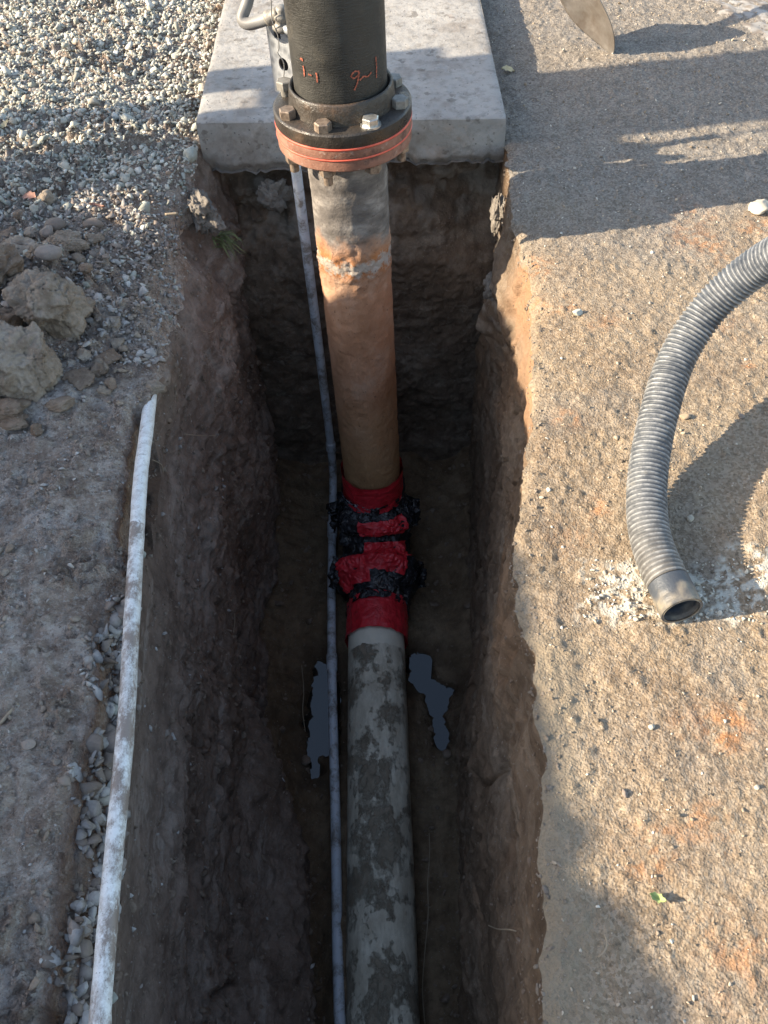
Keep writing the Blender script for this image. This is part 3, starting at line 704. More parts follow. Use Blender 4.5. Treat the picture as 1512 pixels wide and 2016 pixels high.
g2_ = part('gasket', lathe([(.08, .2280), (.1398, .2280), (.1402, .2298), (.1398, .2315), (.08, .2315)], c, 160), GASK)
lf = part('lower_flange', lathe([(.07, .2045), (.1355, .2045), (.1385, .2075), (.1385, .2262), (.1380, .2280), (.08, .2280)], c, 160), RUSTF); autosmooth(lf)
def hexbolt(cx, cy, z0, h, rot, rad=.0172, dome=.0018, washer=False, up=1):
    A = [rot+k*math.pi/3 for k in range(6)]; parts = []
    ring = lambda r, z: [(cx+r*math.cos(a), cy+r*math.sin(a), z) for a in A]
    V = ring(rad, z0)+ring(rad, z0+up*(h-dome))+ring(rad*.86, z0+up*h)+[(cx, cy, z0+up*h)]
    F = []
    for k in range(6):
        n = (k+1) % 6; F += [(k, n, 6+n, 6+k), (6+k, 6+n, 12+n, 12+k), (12+k, 12+n, 18)]
    if up < 0: F = [f[::-1] for f in F]
    parts.append((V, F))
    if washer: parts.append(lathe([(rad*1.0, 0), (rad*1.18, 0), (rad*1.18, .0035), (rad*.5, .0035)], (cx, cy, z0-.0005), 24))
    return join(parts)
BC = .1205
bang = [(-62, BOLTS, 'bright zinc hex bolt head'), (-107, BOLTB, None), (-152, BOLTB, None), (163, BOLTG, 'hex bolt standing high on its thread'), (-17, BOLTG, None), (28, BOLTG, None), (73, BOLTG, None), (118, BOLTG, None)]
for i, (a, mt, lab) in enumerate(bang):
    a = math.radians(a); x, y = RX+BC*math.cos(a), RY+BC*math.sin(a)
    lift = .014 if i == 3 else 0
    VF = hexbolt(x, y, FT+lift, .0165, .4+i*.7, washer=(i == 0))
    if lift: VF = join([VF, lathe([(.0095, -.001), (.0095, .0145)], (x, y, FT), 20)])
    part('bolt', VF, mt, fl, False, label=lab)
    st_ = lathe([(.0095, .030), (.0095, -.034), (.0, -.034)], (x, y, .203), 16)
    part('nut', join([hexbolt(x, y, .2045, .016, .2+i*.9, .0165, up=-1), (np.array(st_[0])*np.array((1, 1, 1)), st_[1])]) if i % 3 else hexbolt(x, y, .2045, .018, .2+i, .0165, up=-1), BOLTB, lf, False)
# hand written crayon marks: 1-1 and 9~1
def mark(strokes, th0, z0, s, name):
    parts = []
    for st2 in strokes:
        P = smooth_path([(x, z, 0) for x, z in st2], .08) if len(st2) > 2 else np.array([(x, z, 0) for x, z in np.linspace(st2[0], st2[-1], 8)])
        d = np.gradient(P[:, :2], axis=0); d /= np.linalg.norm(d, axis=1)[:, None]; nrm = np.stack([-d[:, 1], d[:, 0]], 1); wd = .072+.028*np.sin(np.arange(len(P))*1.7)
        V = []; 
        for sgn in (-1, 1):
            q = P[:, :2]+nrm*wd[:, None]*sgn
            th = th0+q[:, 0]*s/.0935; z = z0+q[:, 1]*s
            V.append(np.stack([RX+.0946*np.cos(th), RY+.0946*np.sin(th), z], 1))
        V = np.stack(V, 1).reshape(-1, 3); n = len(P)
        parts.append((V, [(2*k, 2*k+1, 2*k+3, 2*k+2) for k in range(n-1)]))
    return part(name, join(parts), CRAY, up_p)
mark([[(0, 1.1), (.04, .6), (.0, .1)], [(.55, .45), (.95, .40)], [(1.45, .75), (1.48, .3), (1.46, -.15)], [(-.3, 1.6), (-.05, 1.75), (-.05, 1.5)]], math.radians(-133), .362, .020, 'crayon_mark')
mark([[(.75, 1.15), (.3, 1.25), (-.05, .9), (.2, .65), (.6, .85), (.75, 1.1), (.5, .2), (.15, -.45)], [(.75, .35), (1.2, .6), (1.6, .45), (2.1, .7)], [(2.75, 1.9), (2.8, 1.0), (2.72, -.05)]], math.radians(-74), .352, .020, 'crayon_mark')
# steel riser
zz = np.linspace(.2045, -.92, 260)
P = np.stack([RX+0*zz, RY+0*zz, zz], 1)
scab = lambda V, A: (fbm(V, .016, 3, 190)*.0012*(1+2.2*np.exp(-((V[..., 2]+.065)/.05)**2))+np.exp(-((V[..., 2]+.07)/.045)**2)*np.clip(fbm(V, .03, 2, 192), 0, 1)*.004)
part('steel_riser', tube(P, .084, 128, scab, cap=False), STEEL)
# elbow wrapped in plastic, red tape bands
def elbow_path(z0=-.80, y1=1.33, n=160, R=.23):
    pts = [(RX, RY, z) for z in np.linspace(z0, PIPE_Z+R, 20, endpoint=False)]
    for a in np.linspace(0, math.pi/2, 60): pts.append((RX, RY-R+R*math.cos(a), PIPE_Z+R-R*math.sin(a)))
    yy = np.linspace(RY-R, y1, 20)[1:]
    for y in yy: pts.append((RX+(PIPE_X-RX)*(RY-R-y)/(RY-R-y1), y, PIPE_Z))
    P = np.array(pts); s = np.r_[0, np.cumsum(np.linalg.norm(np.diff(P, axis=0), axis=1))]; q = np.linspace(0, s[-1], n)
    return np.stack([np.interp(q, s, P[:, k]) for k in range(3)], 1), q
EP, ES = elbow_path(n=300)
tot = ES[-1]
bell = lambda s: .0865+.030*np.exp(-((s-.215)/.045)**4)+.036*np.exp(-((s-(tot-.235))/.055)**4)+.012*np.exp(-((s-tot*.5)/.08)**2)
m_ = (ES > .10) & (ES < tot-.10)
def crump(V, A): return fbm(V, .04, 2, 200)*.006+ridged(V+fbm(V, .05, 2, 201)[..., None]*.05, (.05, .05, .03), 2, 202)*.0055
Vz, Fz = tube(EP[m_], bell(ES[m_])+.004, 140, crump, cap=False)
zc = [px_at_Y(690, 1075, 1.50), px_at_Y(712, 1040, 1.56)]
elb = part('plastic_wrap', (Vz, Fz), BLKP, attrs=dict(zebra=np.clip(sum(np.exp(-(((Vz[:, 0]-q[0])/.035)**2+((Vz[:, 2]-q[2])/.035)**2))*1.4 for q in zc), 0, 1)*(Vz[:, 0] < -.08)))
crump2 = lambda V, A: fbm(V, .02, 2, 210)*.0016+ridged(V, (.05, .05, .018), 2, 211)*.0012
def band(s0, s1, extra, a0=0, a1=2*math.pi, rag=.004, seed=0, name='red_tape', amp=1.0):
    k = np.where((ES >= s0-.012) & (ES <= s1+.012))[0]; Pb = EP[k[0]:k[-1]+1]; Sb = ES[k[0]:k[-1]+1]
    Pf = np.stack([np.interp(np.linspace(Sb[0], Sb[-1], 40), Sb, Pb[:, j]) for j in range(3)], 1); Sf = np.linspace(Sb[0], Sb[-1], 40)
    f = lambda V, A: crump(V, A)*amp+fbm(V, .025, 2, 220+seed)*.003*amp+crump2(V, A)
    full = abs(a1-a0-2*math.pi) < 1e-6
    if not full:
        t_, n_, b_ = frames(Pf); j = len(Pf)//2; v_ = np.array((0, 0, CAM_H))-Pf[j]; aa = math.atan2(v_.dot(b_[j]), v_.dot(n_[j]))
        if Pf[j].dot(b_[j])*0+b_[j][0]*math.cos(aa)-n_[j][0]*math.sin(aa) < 0: a0, a1 = -a1, -a0      # positive angles run to +X
        a0, a1 = aa+a0, aa+a1
    V, F = tube(Pf, bell(Sf)+extra, 120, f, a0, a1, False)
    # ragged ends: push the border rings by noise along the path
    V = V.reshape(40, -1, 3)
    for e, nb in ((0, 1), (-1, -2)):
        d = (V[nb]-V[e]); V[e] += d*(vnoise(V[e]/.015, seed)*.9)[:, None]
    return part(name, (V.reshape(-1, 3), F), RED)
# front of the swept bend is at angle facing -Y/up; a full turn needs no angle
band(.03, .135, .0045, seed=1, amp=.12)
band(tot-.118, tot-.004, .0045, seed=2, amp=.12)
Tn, Nn, Bn = frames(EP)
# angle of the outward (camera) side
def ang_front(i): 
    v = np.array(cam.matrix_world.translation)-EP[i]; return math.atan2(v.dot(Bn[i]), v.dot(Nn[i]))
af = ang_front(len(EP)//2)
band(.185, .252, .0085, -.45, .85, seed=3)
band(tot*.5-.012, tot*.5+.035, .010, -.35, .9, seed=4)
band(tot-.27, tot-.195, .0085, -1.2, .75, seed=5)
band(tot-.232, tot-.165, .0100, -1.3, -.2, seed=6)
# loose flaps of plastic at the joints
def flap(s0, a, ln, wd, seed, lab=None, out=.02):
    i = int(np.searchsorted(ES, s0)); base = EP[i]; rad = Nn[i]*math.cos(a)+Bn[i]*math.sin(a); tan = -Nn[i]*math.sin(a)+Bn[i]*math.cos(a)
    U, Vv = np.meshgrid(np.linspace(-1, 1, 36), np.linspace(0, 1, 30), indexing='ij')
    w2 = wd*(1-.45*Vv)*(1+.25*np.sin(U*5+seed))
    p = base+rad*(bell(s0)+.002)+tan[None, None]*(Vv*ln)[..., None]+Tn[i]*(U*w2)[..., None]+rad*(out*np.sin(Vv*3.1+.4)-.02*Vv**2)[..., None]
    q = p+rad*(fbm(p, .02, 3, 230+seed)*.008+ridged(p, .018, 2, 240+seed)*.006)[..., None]+tan[None, None]*(fbm(p, .015, 2, 250+seed)*.006)[..., None]
    part('loose_plastic_flap', (q.reshape(-1, 3), grid_faces(36, 30).tolist()), BLKP, elb)
for (s0, da, ln, wd, sd) in ((.20, 1.15, .06, .05, 1), (.19, -1.2, -.06, .045, 2), (tot-.235, 1.0, .075, .055, 3), (tot-.23, -1.25, -.055, .05, 4), (.16, 1.4, .045, .035, 5), (.27, .95, .06, .04, 6)):
    flap(s0, ang_front(int(np.searchsorted(ES, s0)))+da, ln, wd, sd)
# lower pipe
yy = np.linspace(1.40, -1.3, 260)
P = np.stack([PIPE_X+0*yy, yy, PIPE_Z+0*yy], 1)
mudd = lambda V, A: fbm(V, .05, 3, 260)*.0012*(V[..., 1] < 1.30)
part('grey_pipe', tube(P, .0835, 112, mudd, cap=False), MUDP)

# ------------------------------------------------------------------ grey conduit
cd_ = thing('conduit', 'thin blue grey conduit dropping beside the riser and running along the trench floor', 'conduit', loc=(-.222, 2.0, -1.15))
cpts = [(-.222, 2.0, .06), (-.222, 2.0, -.3), (-.223, 2.0, -.7), (-.225, 1.995, -1.0), (-.228, 1.975, -1.10), (-.231, 1.92, -1.145), (-.232, 1.8, -1.158), (-.23, 1.5, -1.16), (-.222, 1.2, -1.155), (-.207, .83, -1.15), (-.195, .5, -1.125), (-.184, .3, -1.10), (-.175, 0, -1.09), (-.17, -1.3, -1.09)]
CP = smooth_path(cpts, .01)
part('conduit_pipe', tube(CP, .0132, 28, None, cap=True), COND, cd_)
def coupling(Pth, yz, axis, ln, r, mat, parent, name='coupling'):
    i = int(np.argmin(np.linalg.norm(Pth-np.array(yz), axis=1))); n = max(2, int(ln/.01/2))
    Q = smooth_path(Pth[max(0, i-n):i+n+1:max(1, n)], .004); e = len(Q)
    rr_ = np.full(e, r); rr_[0] = rr_[-1] = r-.002
    part(name, tube(Q, rr_, 28, None, cap=True), mat, parent)
coupling(CP, (-.225, 1.998, -.98), 0, .04, .0162, COND, cd_)
coupling(CP, (-.232, 1.78, -1.158), 0, .06, .0168, COND, cd_)
coupling(CP, (-.226, 1.28, -1.156), 0, .07, .0160, COND, cd_)

# white pipe along the left edge
wp = [tuple(G(x, y, -.004-.014*max(0, min(1, (1100-y)/320)))) for x, y in ((297, 768), (293, 806), (288, 850), (276, 950), (264, 1148), (259, 1230), (250, 1396), (236, 1560), (217, 1757), (201, 1955), (193, 2060))]
wd0 = np.array(wp[0])-np.array(wp[2]); wd0 /= np.linalg.norm(wd0)
wp = [tuple(np.array(wp[0])+wd0*.05+np.array((0, 0, -.02)))]+wp+[(wp[-1][0]+.0025*k, wp[-1][1]-.06*k, -.004) for k in range(1, 14)]
V, F = tube(smooth_path(wp, .008), .0124, 40, lambda V, A: fbm(V, .02, 2, 270)*.0005, cap=True)
tag(mesh_obj('white_pipe', V, F, WPIPE), 'soiled white plastic pipe lying along the left lip of the trench', 'pipe')

# ------------------------------------------------------------------ hose
hp = [((1343, 1203), .0315), ((1322, 1160), .032), ((1298, 1110), .033), ((1281, 1060), .036), ((1273, 1000), .043), ((1277, 920), .058), ((1296, 820), .088), ((1331, 710), .13), ((1385, 622), .18), ((1450, 556), .235), ((1520, 507), .29), ((1610, 462), .36), ((1760, 415), .46), ((1950, 380), .55)]
HP = smooth_path([tuple(G(x, y, z)) for (x, y), z in hp], .0009)
HS = np.arange(len(HP))*np.linalg.norm(HP[1]-HP[0])
cuff = .052; pitch = .0082
ph = np.clip(HS-cuff, 0, None)/pitch*2*math.pi
cr = np.where(HS > cuff, .5-.5*np.cos(ph), 0)
hr = np.where(HS > cuff, .0283+.0034*cr, .0312+.0006*np.sin(HS/.012*6.28)*(HS < .03))
hose = thing('suction_hose', 'grey ribbed suction hose curving down onto the tan pavement beside the trench', 'hose', loc=tuple(HP[0]*np.array((1, 1, 0))))
k = HS >= cuff-.001
V, F = tube(HP[k], hr[k], 56, None, cap=False)
sg = 56
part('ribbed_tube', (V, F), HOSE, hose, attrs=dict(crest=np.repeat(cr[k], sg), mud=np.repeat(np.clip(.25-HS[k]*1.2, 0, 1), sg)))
k = HS < cuff+.001; Pc = HP[k][::4]; hc = hr[k][::4]
Vo, Fo = tube(Pc, hc, 56, lambda V, A: fbm(V, .03, 2, 280)*.0006, cap=False); Vi, Fi = tube(Pc, hc-.0042, 56, None, cap=False)
n = len(Vo); rim = [(k_, (k_+1) % 56, n+(k_+1) % 56, n+k_) for k_ in range(56)]
Vc = np.vstack([Vo, Vi]); Fc = Fo+[tuple(n+i for i in f[::-1]) for f in Fi]+rim
mu = np.clip(1.1-np.linalg.norm(Vc-HP[0], axis=1)/.036+fbm(Vc, .02, 3, 281)*.5, 0, 1)*.9
part('cuff', (Vc, Fc), HOSE, hose, attrs=dict(crest=np.zeros(len(Vc)), mud=mu))

# ------------------------------------------------------------------ bracket, clamp and bent tube at the left of the coated pipe
br = thing('pipe_bracket', 'galvanised perforated bracket and bent dark tube clamped beside the black coated pipe', 'bracket', loc=(-.2, 1.85, .4))
def plate_with_hole():
    # flat strap 62 mm wide, one round hole, one square notch near the top
    bm = bmesh.new()
    wv_, z0, z1, hz, hr_ = .034, -.07, .085, -.005, .0135
    def ringv(pts): return [bm.verts.new((x, 0, z)) for x, z in pts]
    seg = 24
    hole = ringv([(.002+hr_*math.cos(2*math.pi*k/seg), hz+hr_*math.sin(2*math.pi*k/seg)) for k in range(seg)])
    outer = []
    for k in range(seg):
        a = 2*math.pi*k/seg; cx, sx = math.cos(a), math.sin(a); t = min(wv_/abs(cx) if abs(cx) > 1e-6 else 9, wv_/abs(sx) if abs(sx) > 1e-6 else 9)
        outer.append((cx*t, hz+sx*t))
    ov = ringv(outer)
    for k in range(seg):
        n = (k+1) % seg; bm.faces.new((hole[k], hole[n], ov[n], ov[k]))
    # below and above; the strut's side walls and back
    def quad(a, b, c_, d): bm.faces.new([bm.verts.new((x, 0, z)) for x, z in (a, b, c_, d)])
    quad((-wv_, hz-wv_), (-wv_, z0), (wv_, z0), (wv_, hz-wv_))
    zt = hz+wv_
    for (xa, xb, za, zb) in ((-wv_, wv_, zt, .045), (-wv_, -.014, .045, .062), (.004, wv_, .045, .062), (-wv_, wv_, .062, z1)): quad((xa, za), (xb, za), (xb, zb), (xa, zb))
    bmesh.ops.remove_doubles(bm, verts=bm.verts, dist=1e-5)
    r = bmesh.ops.extrude_face_region(bm, geom=bm.faces[:]); bmesh.ops.translate(bm, verts=[v for v in r['geom'] if isinstance(v, bmesh.types.BMVert)], vec=(0, .004, 0))
    bmesh.ops.recalc_face_normals(bm, faces=bm.faces)
    me = bpy.data.meshes.new('plate'); bm.to_mesh(me); bm.free(); me.materials.append(GALV)
    return me
def strut_back():
    ps = [box((x, .020, .008), (.003, .034, .152)) for x in (-.0325, .0325)]+[box((0, .038, .008), (.068, .003, .152))]
    return join(ps)
pc = px_at_Y(556, 122, 1.90)
pl_ = bpy.data.objects.new('perforated_plate', plate_with_hole()); COL.objects.link(pl_); pl_.parent = br
pl_.location = Vector(pc)-br.location; pl_.rotation_euler = (0, 0, math.radians(-38))
V, F = strut_back(); sb_ = mesh_obj('strut_channel', V, F, TUBE, br, False); sb_.location = pl_.location; sb_.rotation_euler = pl_.rotation_euler
BLo = np.array(br.location[:])
def bpart(name, VF, mat, smooth=True): return mesh_obj(name, np.asarray(VF[0])-BLo, VF[1], mat, br, smooth)
t0 = [px_at_Y(x, y, Y) for x, y, Y in ((500, -90, 1.93), (494, -30, 1.92), (487, 5, 1.91), (477, 36, 1.90), (488, 47, 1.89), (512, 42, 1.88), (536, 34, 1.87))]
bpart('bent_tube', tube(smooth_path(t0, .004), .0118, 32), TUBE)
q0, q1 = px_at_Y(527, 36, 1.872), px_at_Y(552, 26, 1.86)
bpart('tube_end_fitting', tube(np.linspace(q0, q1, 8), np.array([.0145, .0145, .0145, .0118, .0118, .0145, .0145, .012]), 24), BOLTG)
q2, q3 = px_at_Y(553, 12, 1.86), px_at_Y(556, 60, 1.862)
bpart('clamp', tube(np.linspace(q2, q3, 10), np.array([.009, .012, .012, .018, .018, .014, .014, .020, .020, .016]), 24), BOLTG)
bpart('clamp_strap', tube(np.linspace(px_at_Y(548, 52, 1.865), np.array((RX-.05, RY+.05, px_at_Y(548, 52, 1.865)[2])), 6), .009, 16), GALV)
wr1 = [px_at_Y(x, y, 1.845) for x, y in ((531, -40), (534, 10), (536, 40), (547, 70), (549, 95), (547, 105), (559, 125), (558, 160))]
bpart('tie_wire', tube(smooth_path(wr1, .004), .0011, 8), TUBE)

# ------------------------------------------------------------------ shovel
sh = thing('shovel', 'worn pointed shovel blade standing tip down on the grey pavement at the far right', 'shovel')
Tp = G(1206, 107, 0); S_ = G(1392, 55, 0)
cz = .205; Pt = np.array((S_[0]-cz/SUN_TAN, S_[1]-cz/SUN_TAN*math.tan(SUN_AZ), cz))
axd = (Pt-Tp); Ls = np.linalg.norm(axd); axd /= Ls
side = _n(np.cross(axd, (.93, .40, .0))); side = side-axd*side.dot(axd); side = _n(side); nn = np.cross(axd, side)
sh.location = Tp
U, Vv = np.meshgrid(np.linspace(-1, 1, 33), np.linspace(0, 1, 41), indexing='ij')
hw = .082*np.clip(np.sin(np.clip(Vv/.62, 0, 1)*math.pi/2), 0, 1)**.72*(1-.06*Vv)
BLn = .275
for layer in (0,):
    Pb = Tp+axd*(Vv*BLn)[..., None]+side*(U*hw)[..., None]+nn*((.030*(U**2)*ss(0, .6, Vv)-.02*np.sin(Vv*2.4))+.006*np.exp(-(U/.16)**2)*Vv)[..., None]
    Pk = Pb-nn*.0022
    n = Pb.shape[0]*Pb.shape[1]; f1 = grid_faces(33, 41); f2 = f1[:, ::-1]+n
    bord = [i*41 for i in range(33)]+[32*41+j for j in range(1, 41)]+[i*41+40 for i in range(31, -1, -1)]+[j for j in range(39, 0, -1)]
    fb = [(bord[k], bord[(k+1) % len(bord)], n+bord[(k+1) % len(bord)], n+bord[k]) for k in range(len(bord))]
    mesh_obj('blade', np.vstack([Pb.reshape(-1, 3), Pk.reshape(-1, 3)])-Tp, f1.tolist()+f2.tolist()+fb, SHOV, sh)
V, F = tube(np.array([Tp+axd*s for s in np.linspace(BLn-.03, BLn+.12, 10)]), np.linspace(.016, .021, 10), 24)
mesh_obj('socket', V-Tp, F, SHOV, sh)
V, F = tube(np.array([Tp+axd*s for s in np.linspace(BLn+.08, BLn+1.15, 20)]), .0175, 24)
mesh_obj('handle', V-Tp, F, WOOD, sh)

# ------------------------------------------------------------------ clods and separate stones
def clod(px, py, wpx, hpx, seed, label, name='dirt_clod', cat='dirt clod', mat=None, sub=5, h=.7, rough=.16, fine=.035, lift=0, group=None, rz=0, facets=9):
    g = G(px, py+hpx*.12, .03); x, y = g[0], g[1]
    t = CAM_H*1.0/abs(np.array(((px-756)/FPX, (py-1008)/FPX, 1.0)).dot(Up)); rx = wpx/2*t/FPX; ry = hpx/2*t/FPX*1.1
    if sub == 5 and wpx > 100: sub = 6
    V, F = rock(sub, seed, (1, 1, 1), facets, rough, fine)
    if name == 'dirt_clod':
        u = V/np.linalg.norm(V, axis=1)[:, None]
        V = V+u*(np.tanh(vnoise(V/.5+seed, seed)*5)*.045+ridged(V+seed, .3, 3, seed+9)*.022+fbm(V, .09, 4, seed+4, .65)*.028-np.clip(ridged(V+fbm(V, .4, 2, seed)[..., None]*.3, .55, 1, seed+6)-.85, 0, 1)*.5)[:, None]
    if sub >= 5:
        cr_ = np.clip(ridged(V+fbm(V, .5, 2, seed)[..., None]*.35, .9, 1, seed+3)-.93, 0, 1)*1.6
        V = V*(1-np.clip(cr_, 0, .1))[:, None]
    V = V/np.abs(V).max(0); V = V*np.array((rx, ry, h*(rx+ry)/2))
    a = rz; R = np.array([[math.cos(a), -math.sin(a), 0], [math.sin(a), math.cos(a), 0], [0, 0, 1]]); V = V@R.T
    z = zat(x, y)+h*(rx+ry)/2*.62+lift
    o = mesh_obj(name, V, F, mat or CLOD, attrs=dict(rnd=np.full(len(V), (seed*.37) % 1*.38+.06)), smooth=sub >= 4); o.location = (x, y, z)
    return tag(o, label, cat, group)
clod(58, 728, 165, 155, 3, 'big tan dirt clod at the left edge, nearest of the heaped clods', rz=-.3, h=.95)
clod(112, 632, 150, 118, 8, 'craggy pale clod leaning behind the nearest big clod', h=1.0, rz=.4, mat=CLOD)
clod(20, 560, 105, 150, 12, 'tall brown clod cut off by the left frame edge', h=.8, mat=CLOD2)
clod(22, 650, 80, 70, 15, 'small dark brown clod wedged between the tall clod and the nearest big clod', mat=CLOD2, h=.7)
clod(128, 470, 110, 62, 21, 'flattish split clod farthest back on the gravel', h=.55, rz=-.2)
clod(30, 475, 80, 60, 24, 'rounded grey lump above the tall brown clod', h=.6)
clod(15, 800, 90, 70, 27, 'dark crumbling clod under the nearest big clod', h=.5, mat=CLOD2)
clod(155, 735, 70, 60, 29, 'dark damp lump in the hollow right of the nearest big clod', h=.4, mat=CLOD2)
clod(205, 685, 60, 48, 31, 'brown crumb of earth between the craggy clod and the trench lip', h=.4, mat=CLOD2)
clod(60, 585, 60, 46, 101, 'brown lump squeezed between the tall clod and the craggy clod', mat=CLOD2, h=.8)
clod(180, 455, 46, 34, 103, 'small broken lump right of the split clod', h=.6)
clod(80, 500, 58, 40, 105, 'greyish broken lump below the split clod', h=.7)
clod(165, 610, 60, 50, 107, 'shadowed brown lump touching the right side of the craggy clod', mat=CLOD2, h=.7)
clod(30, 820, 80, 50, 109, 'flat dark cake of earth in front of the nearest big clod', mat=CLOD2, h=.35)
clod(120, 790, 60, 40, 111, 'low brown lump right of the flat dark cake of earth', mat=CLOD2, h=.4)
clod(215, 620, 44, 34, 113, 'pale crumb of dirt below the thin flat flake', h=.5)
clod(238, 565, 56, 28, 33, 'thin flat flake of dry dirt near the trench lip', h=.3, sub=4)
clod(105, 430, 42, 34, 41, 'round brown stone among the grit behind the clods', 'stone', 'stone', DSTONE, 4, .7, .06, .01, facets=4)
clod(108, 528, 54, 36, 43, 'smooth mauve grey stone in front of the split clod', 'stone', 'stone', DSTONE, 4, .6, .05, .01, facets=5)
clod(370, 278, 27, 34, 45, 'rounded grey cobble touching the slab corner', 'stone', 'stone', GRAV, 4, .9, .05, .01, facets=4)
clod(90, 378, 34, 44, 47, 'sunlit yellowish crumbly clod behind the red leaf', h=.8, sub=4)
clod(180, 425, 42, 26, 49, 'brown stone at the edge of the sunlit grit patch', 'stone', 'stone', DSTONE, 4, .6, .05, .01, facets=4)
clod(92, 448, 30, 30, 53, 'small tan stone left of the round brown stone', 'stone', 'stone', DSTONE, 4, .6, .05, .01, facets=4)
clod(245, 1020, 24, 26, 55, 'pale pebble caught between the dirt lip and the white pipe', 'stone', 'stone', GRAV, 3, .8, .05, 0, facets=5)
clod(221, 1272, 54, 50, 57, 'triangular grey stone lodged against the white pipe', 'stone', 'stone', DSTONE, 4, .5, .08, .01)
clod(190, 1405, 68, 54, 59, 'largest rounded grey stone in the groove beside the white pipe', 'stone', 'stone', DSTONE, 4, .7, .08, .015)
clod(155, 1425, 46, 42, 61, 'grey stone left of the largest stone in the groove', 'stone', 'stone', DSTONE, 4, .7, .08, .015)
clod(190, 1335, 38, 32, 63, 'angular pale stone above the largest stone in the groove', 'stone', 'stone', GRAV, 3, .7, .05, .0)
clod(183, 1450, 38, 34, 65, 'knobbly stone just below the largest stone in the groove', 'stone', 'stone', DSTONE, 4, .7, .12, .02)
clod(193, 1488, 38, 40, 67, 'greenish grey knob of stone in the groove', 'stone', 'stone', GRAV, 4, .7, .12, .02)
clod(170, 1522, 46, 26, 69, 'chipped whitish stone in the groove', 'stone', 'stone', WGRIT, 3, .5, .08, 0)
clod(185, 1588, 62, 20, 71, 'long thin splinter of stone lying across the groove', 'stone', 'stone', DSTONE, 4, .35, .06, .01)
clod(200, 1548, 24, 24, 73, 'small brown cube of stone above the long splinter', 'stone', 'stone', DSTONE, 3, .8, .05, 0)
clod(185, 1652, 48, 36, 75, 'dusty grey stone below the long splinter', 'stone', 'stone', DSTONE, 4, .6, .08, .01)
clod(165, 1805, 30, 50, 77, 'upright tan stone in the lower part of the groove', 'stone', 'stone', DSTONE, 4, .7, .06, .01)
clod(170, 1928, 26, 24, 79, 'light green grey pebble near the bottom of the groove', 'stone', 'stone', GRAV, 3, .7, .05, 0)
clod(156, 1905, 28, 32, 81, 'mauve stone beside the light green pebble', 'stone', 'stone', DSTONE, 4, .7, .05, .01)
clod(43, 1450, 32, 22, 83, 'flat grey pebble lying alone on the lower left dirt', 'stone', 'stone', DSTONE, 3, .5, .04, 0, facets=4)
clod(1500, 385, 44, 40, 85, 'pale lump of concrete at the right frame edge', 'stone', 'stone', WGRIT, 4, .6, .1, .02)
clod(1292, 1411, 15, 11, 87, 'white pebble on the tan pavement left of the orange stain', 'pebble', 'pebble', WGRIT, 3, .8, .05, 0, facets=6)
clod(1356, 797, 22, 12, 89, 'tan pebble casting a small shadow right of the hose', 'pebble', 'pebble', TGRIT, 3, .7, .05, 0, facets=6)
clod(1468, 797, 13, 11, 91, 'grey pebble farther right of the hose', 'pebble', 'pebble', DSTONE, 3, .8, .05, 0, facets=6)
clod(1239, 1540, 12, 18, 93, 'brown pebble near the trench shadow on the pavement', 'pebble', 'pebble', DSTONE, 3, .8, .05, 0, facets=6)
clod(1368, 995, 15, 15, 95, 'pale pebble inside the shadow of the hose', 'pebble', 'pebble', WGRIT, 3, .8, .05, 0, facets=6)
clod(1140, 592, 22, 16, 97, 'grey white chip near the trench lip on the right', 'pebble', 'pebble', GRAV, 3, .7, .05, 0, facets=6)
clod(1502, 1532, 12, 10, 98, 'white chip at the right frame edge', 'pebble', 'pebble', WGRIT, 3, .7, .05, 0, facets=6)

o = clod(300, 762, 50, 40, 121, 'crumbling lump of dirt covering the far end of the white pipe', h=.7); e_ = G(299, 764, -.004); o.location = tuple(e_)
for i_, (px_, py_, w_, h_, lb_) in enumerate([(60, 445, 34, 26, 'small brown clod just behind the flattish split clod'), (10, 440, 40, 30, 'small clod at the left frame edge behind the rounded grey lump'), (150, 500, 38, 28, 'small clod below the small broken lump beside the gravel'),
    (35, 410, 30, 22, 'little brown clod left of the larger red leaf'), (5, 505, 44, 34, 'small clod resting on top of the tall brown clod at the frame edge'), (175, 540, 32, 26, 'small brown clod alone on the grit behind the craggy clod'), (95, 560, 36, 28, 'small clod touching the back of the craggy clod'),
    (190, 715, 36, 30, 'small dark clod in front of the brown crumb of earth'), (160, 690, 40, 30, 'small clod at the foot of the craggy clod on its right'), (215, 745, 30, 24, 'smallest clod right of the dark damp lump'), (225, 655, 34, 26, 'small clod near the trench lip beside the pale crumb'), (70, 835, 38, 26, 'small clod right of the flat dark cake of earth, nearest the viewer')]):
    clod(px_, py_, w_, h_, 130+i_, lb_, h=.7, sub=4, mat=CLOD2 if i_ % 2 else CLOD, group='small clods in the rubble at left', rz=i_)

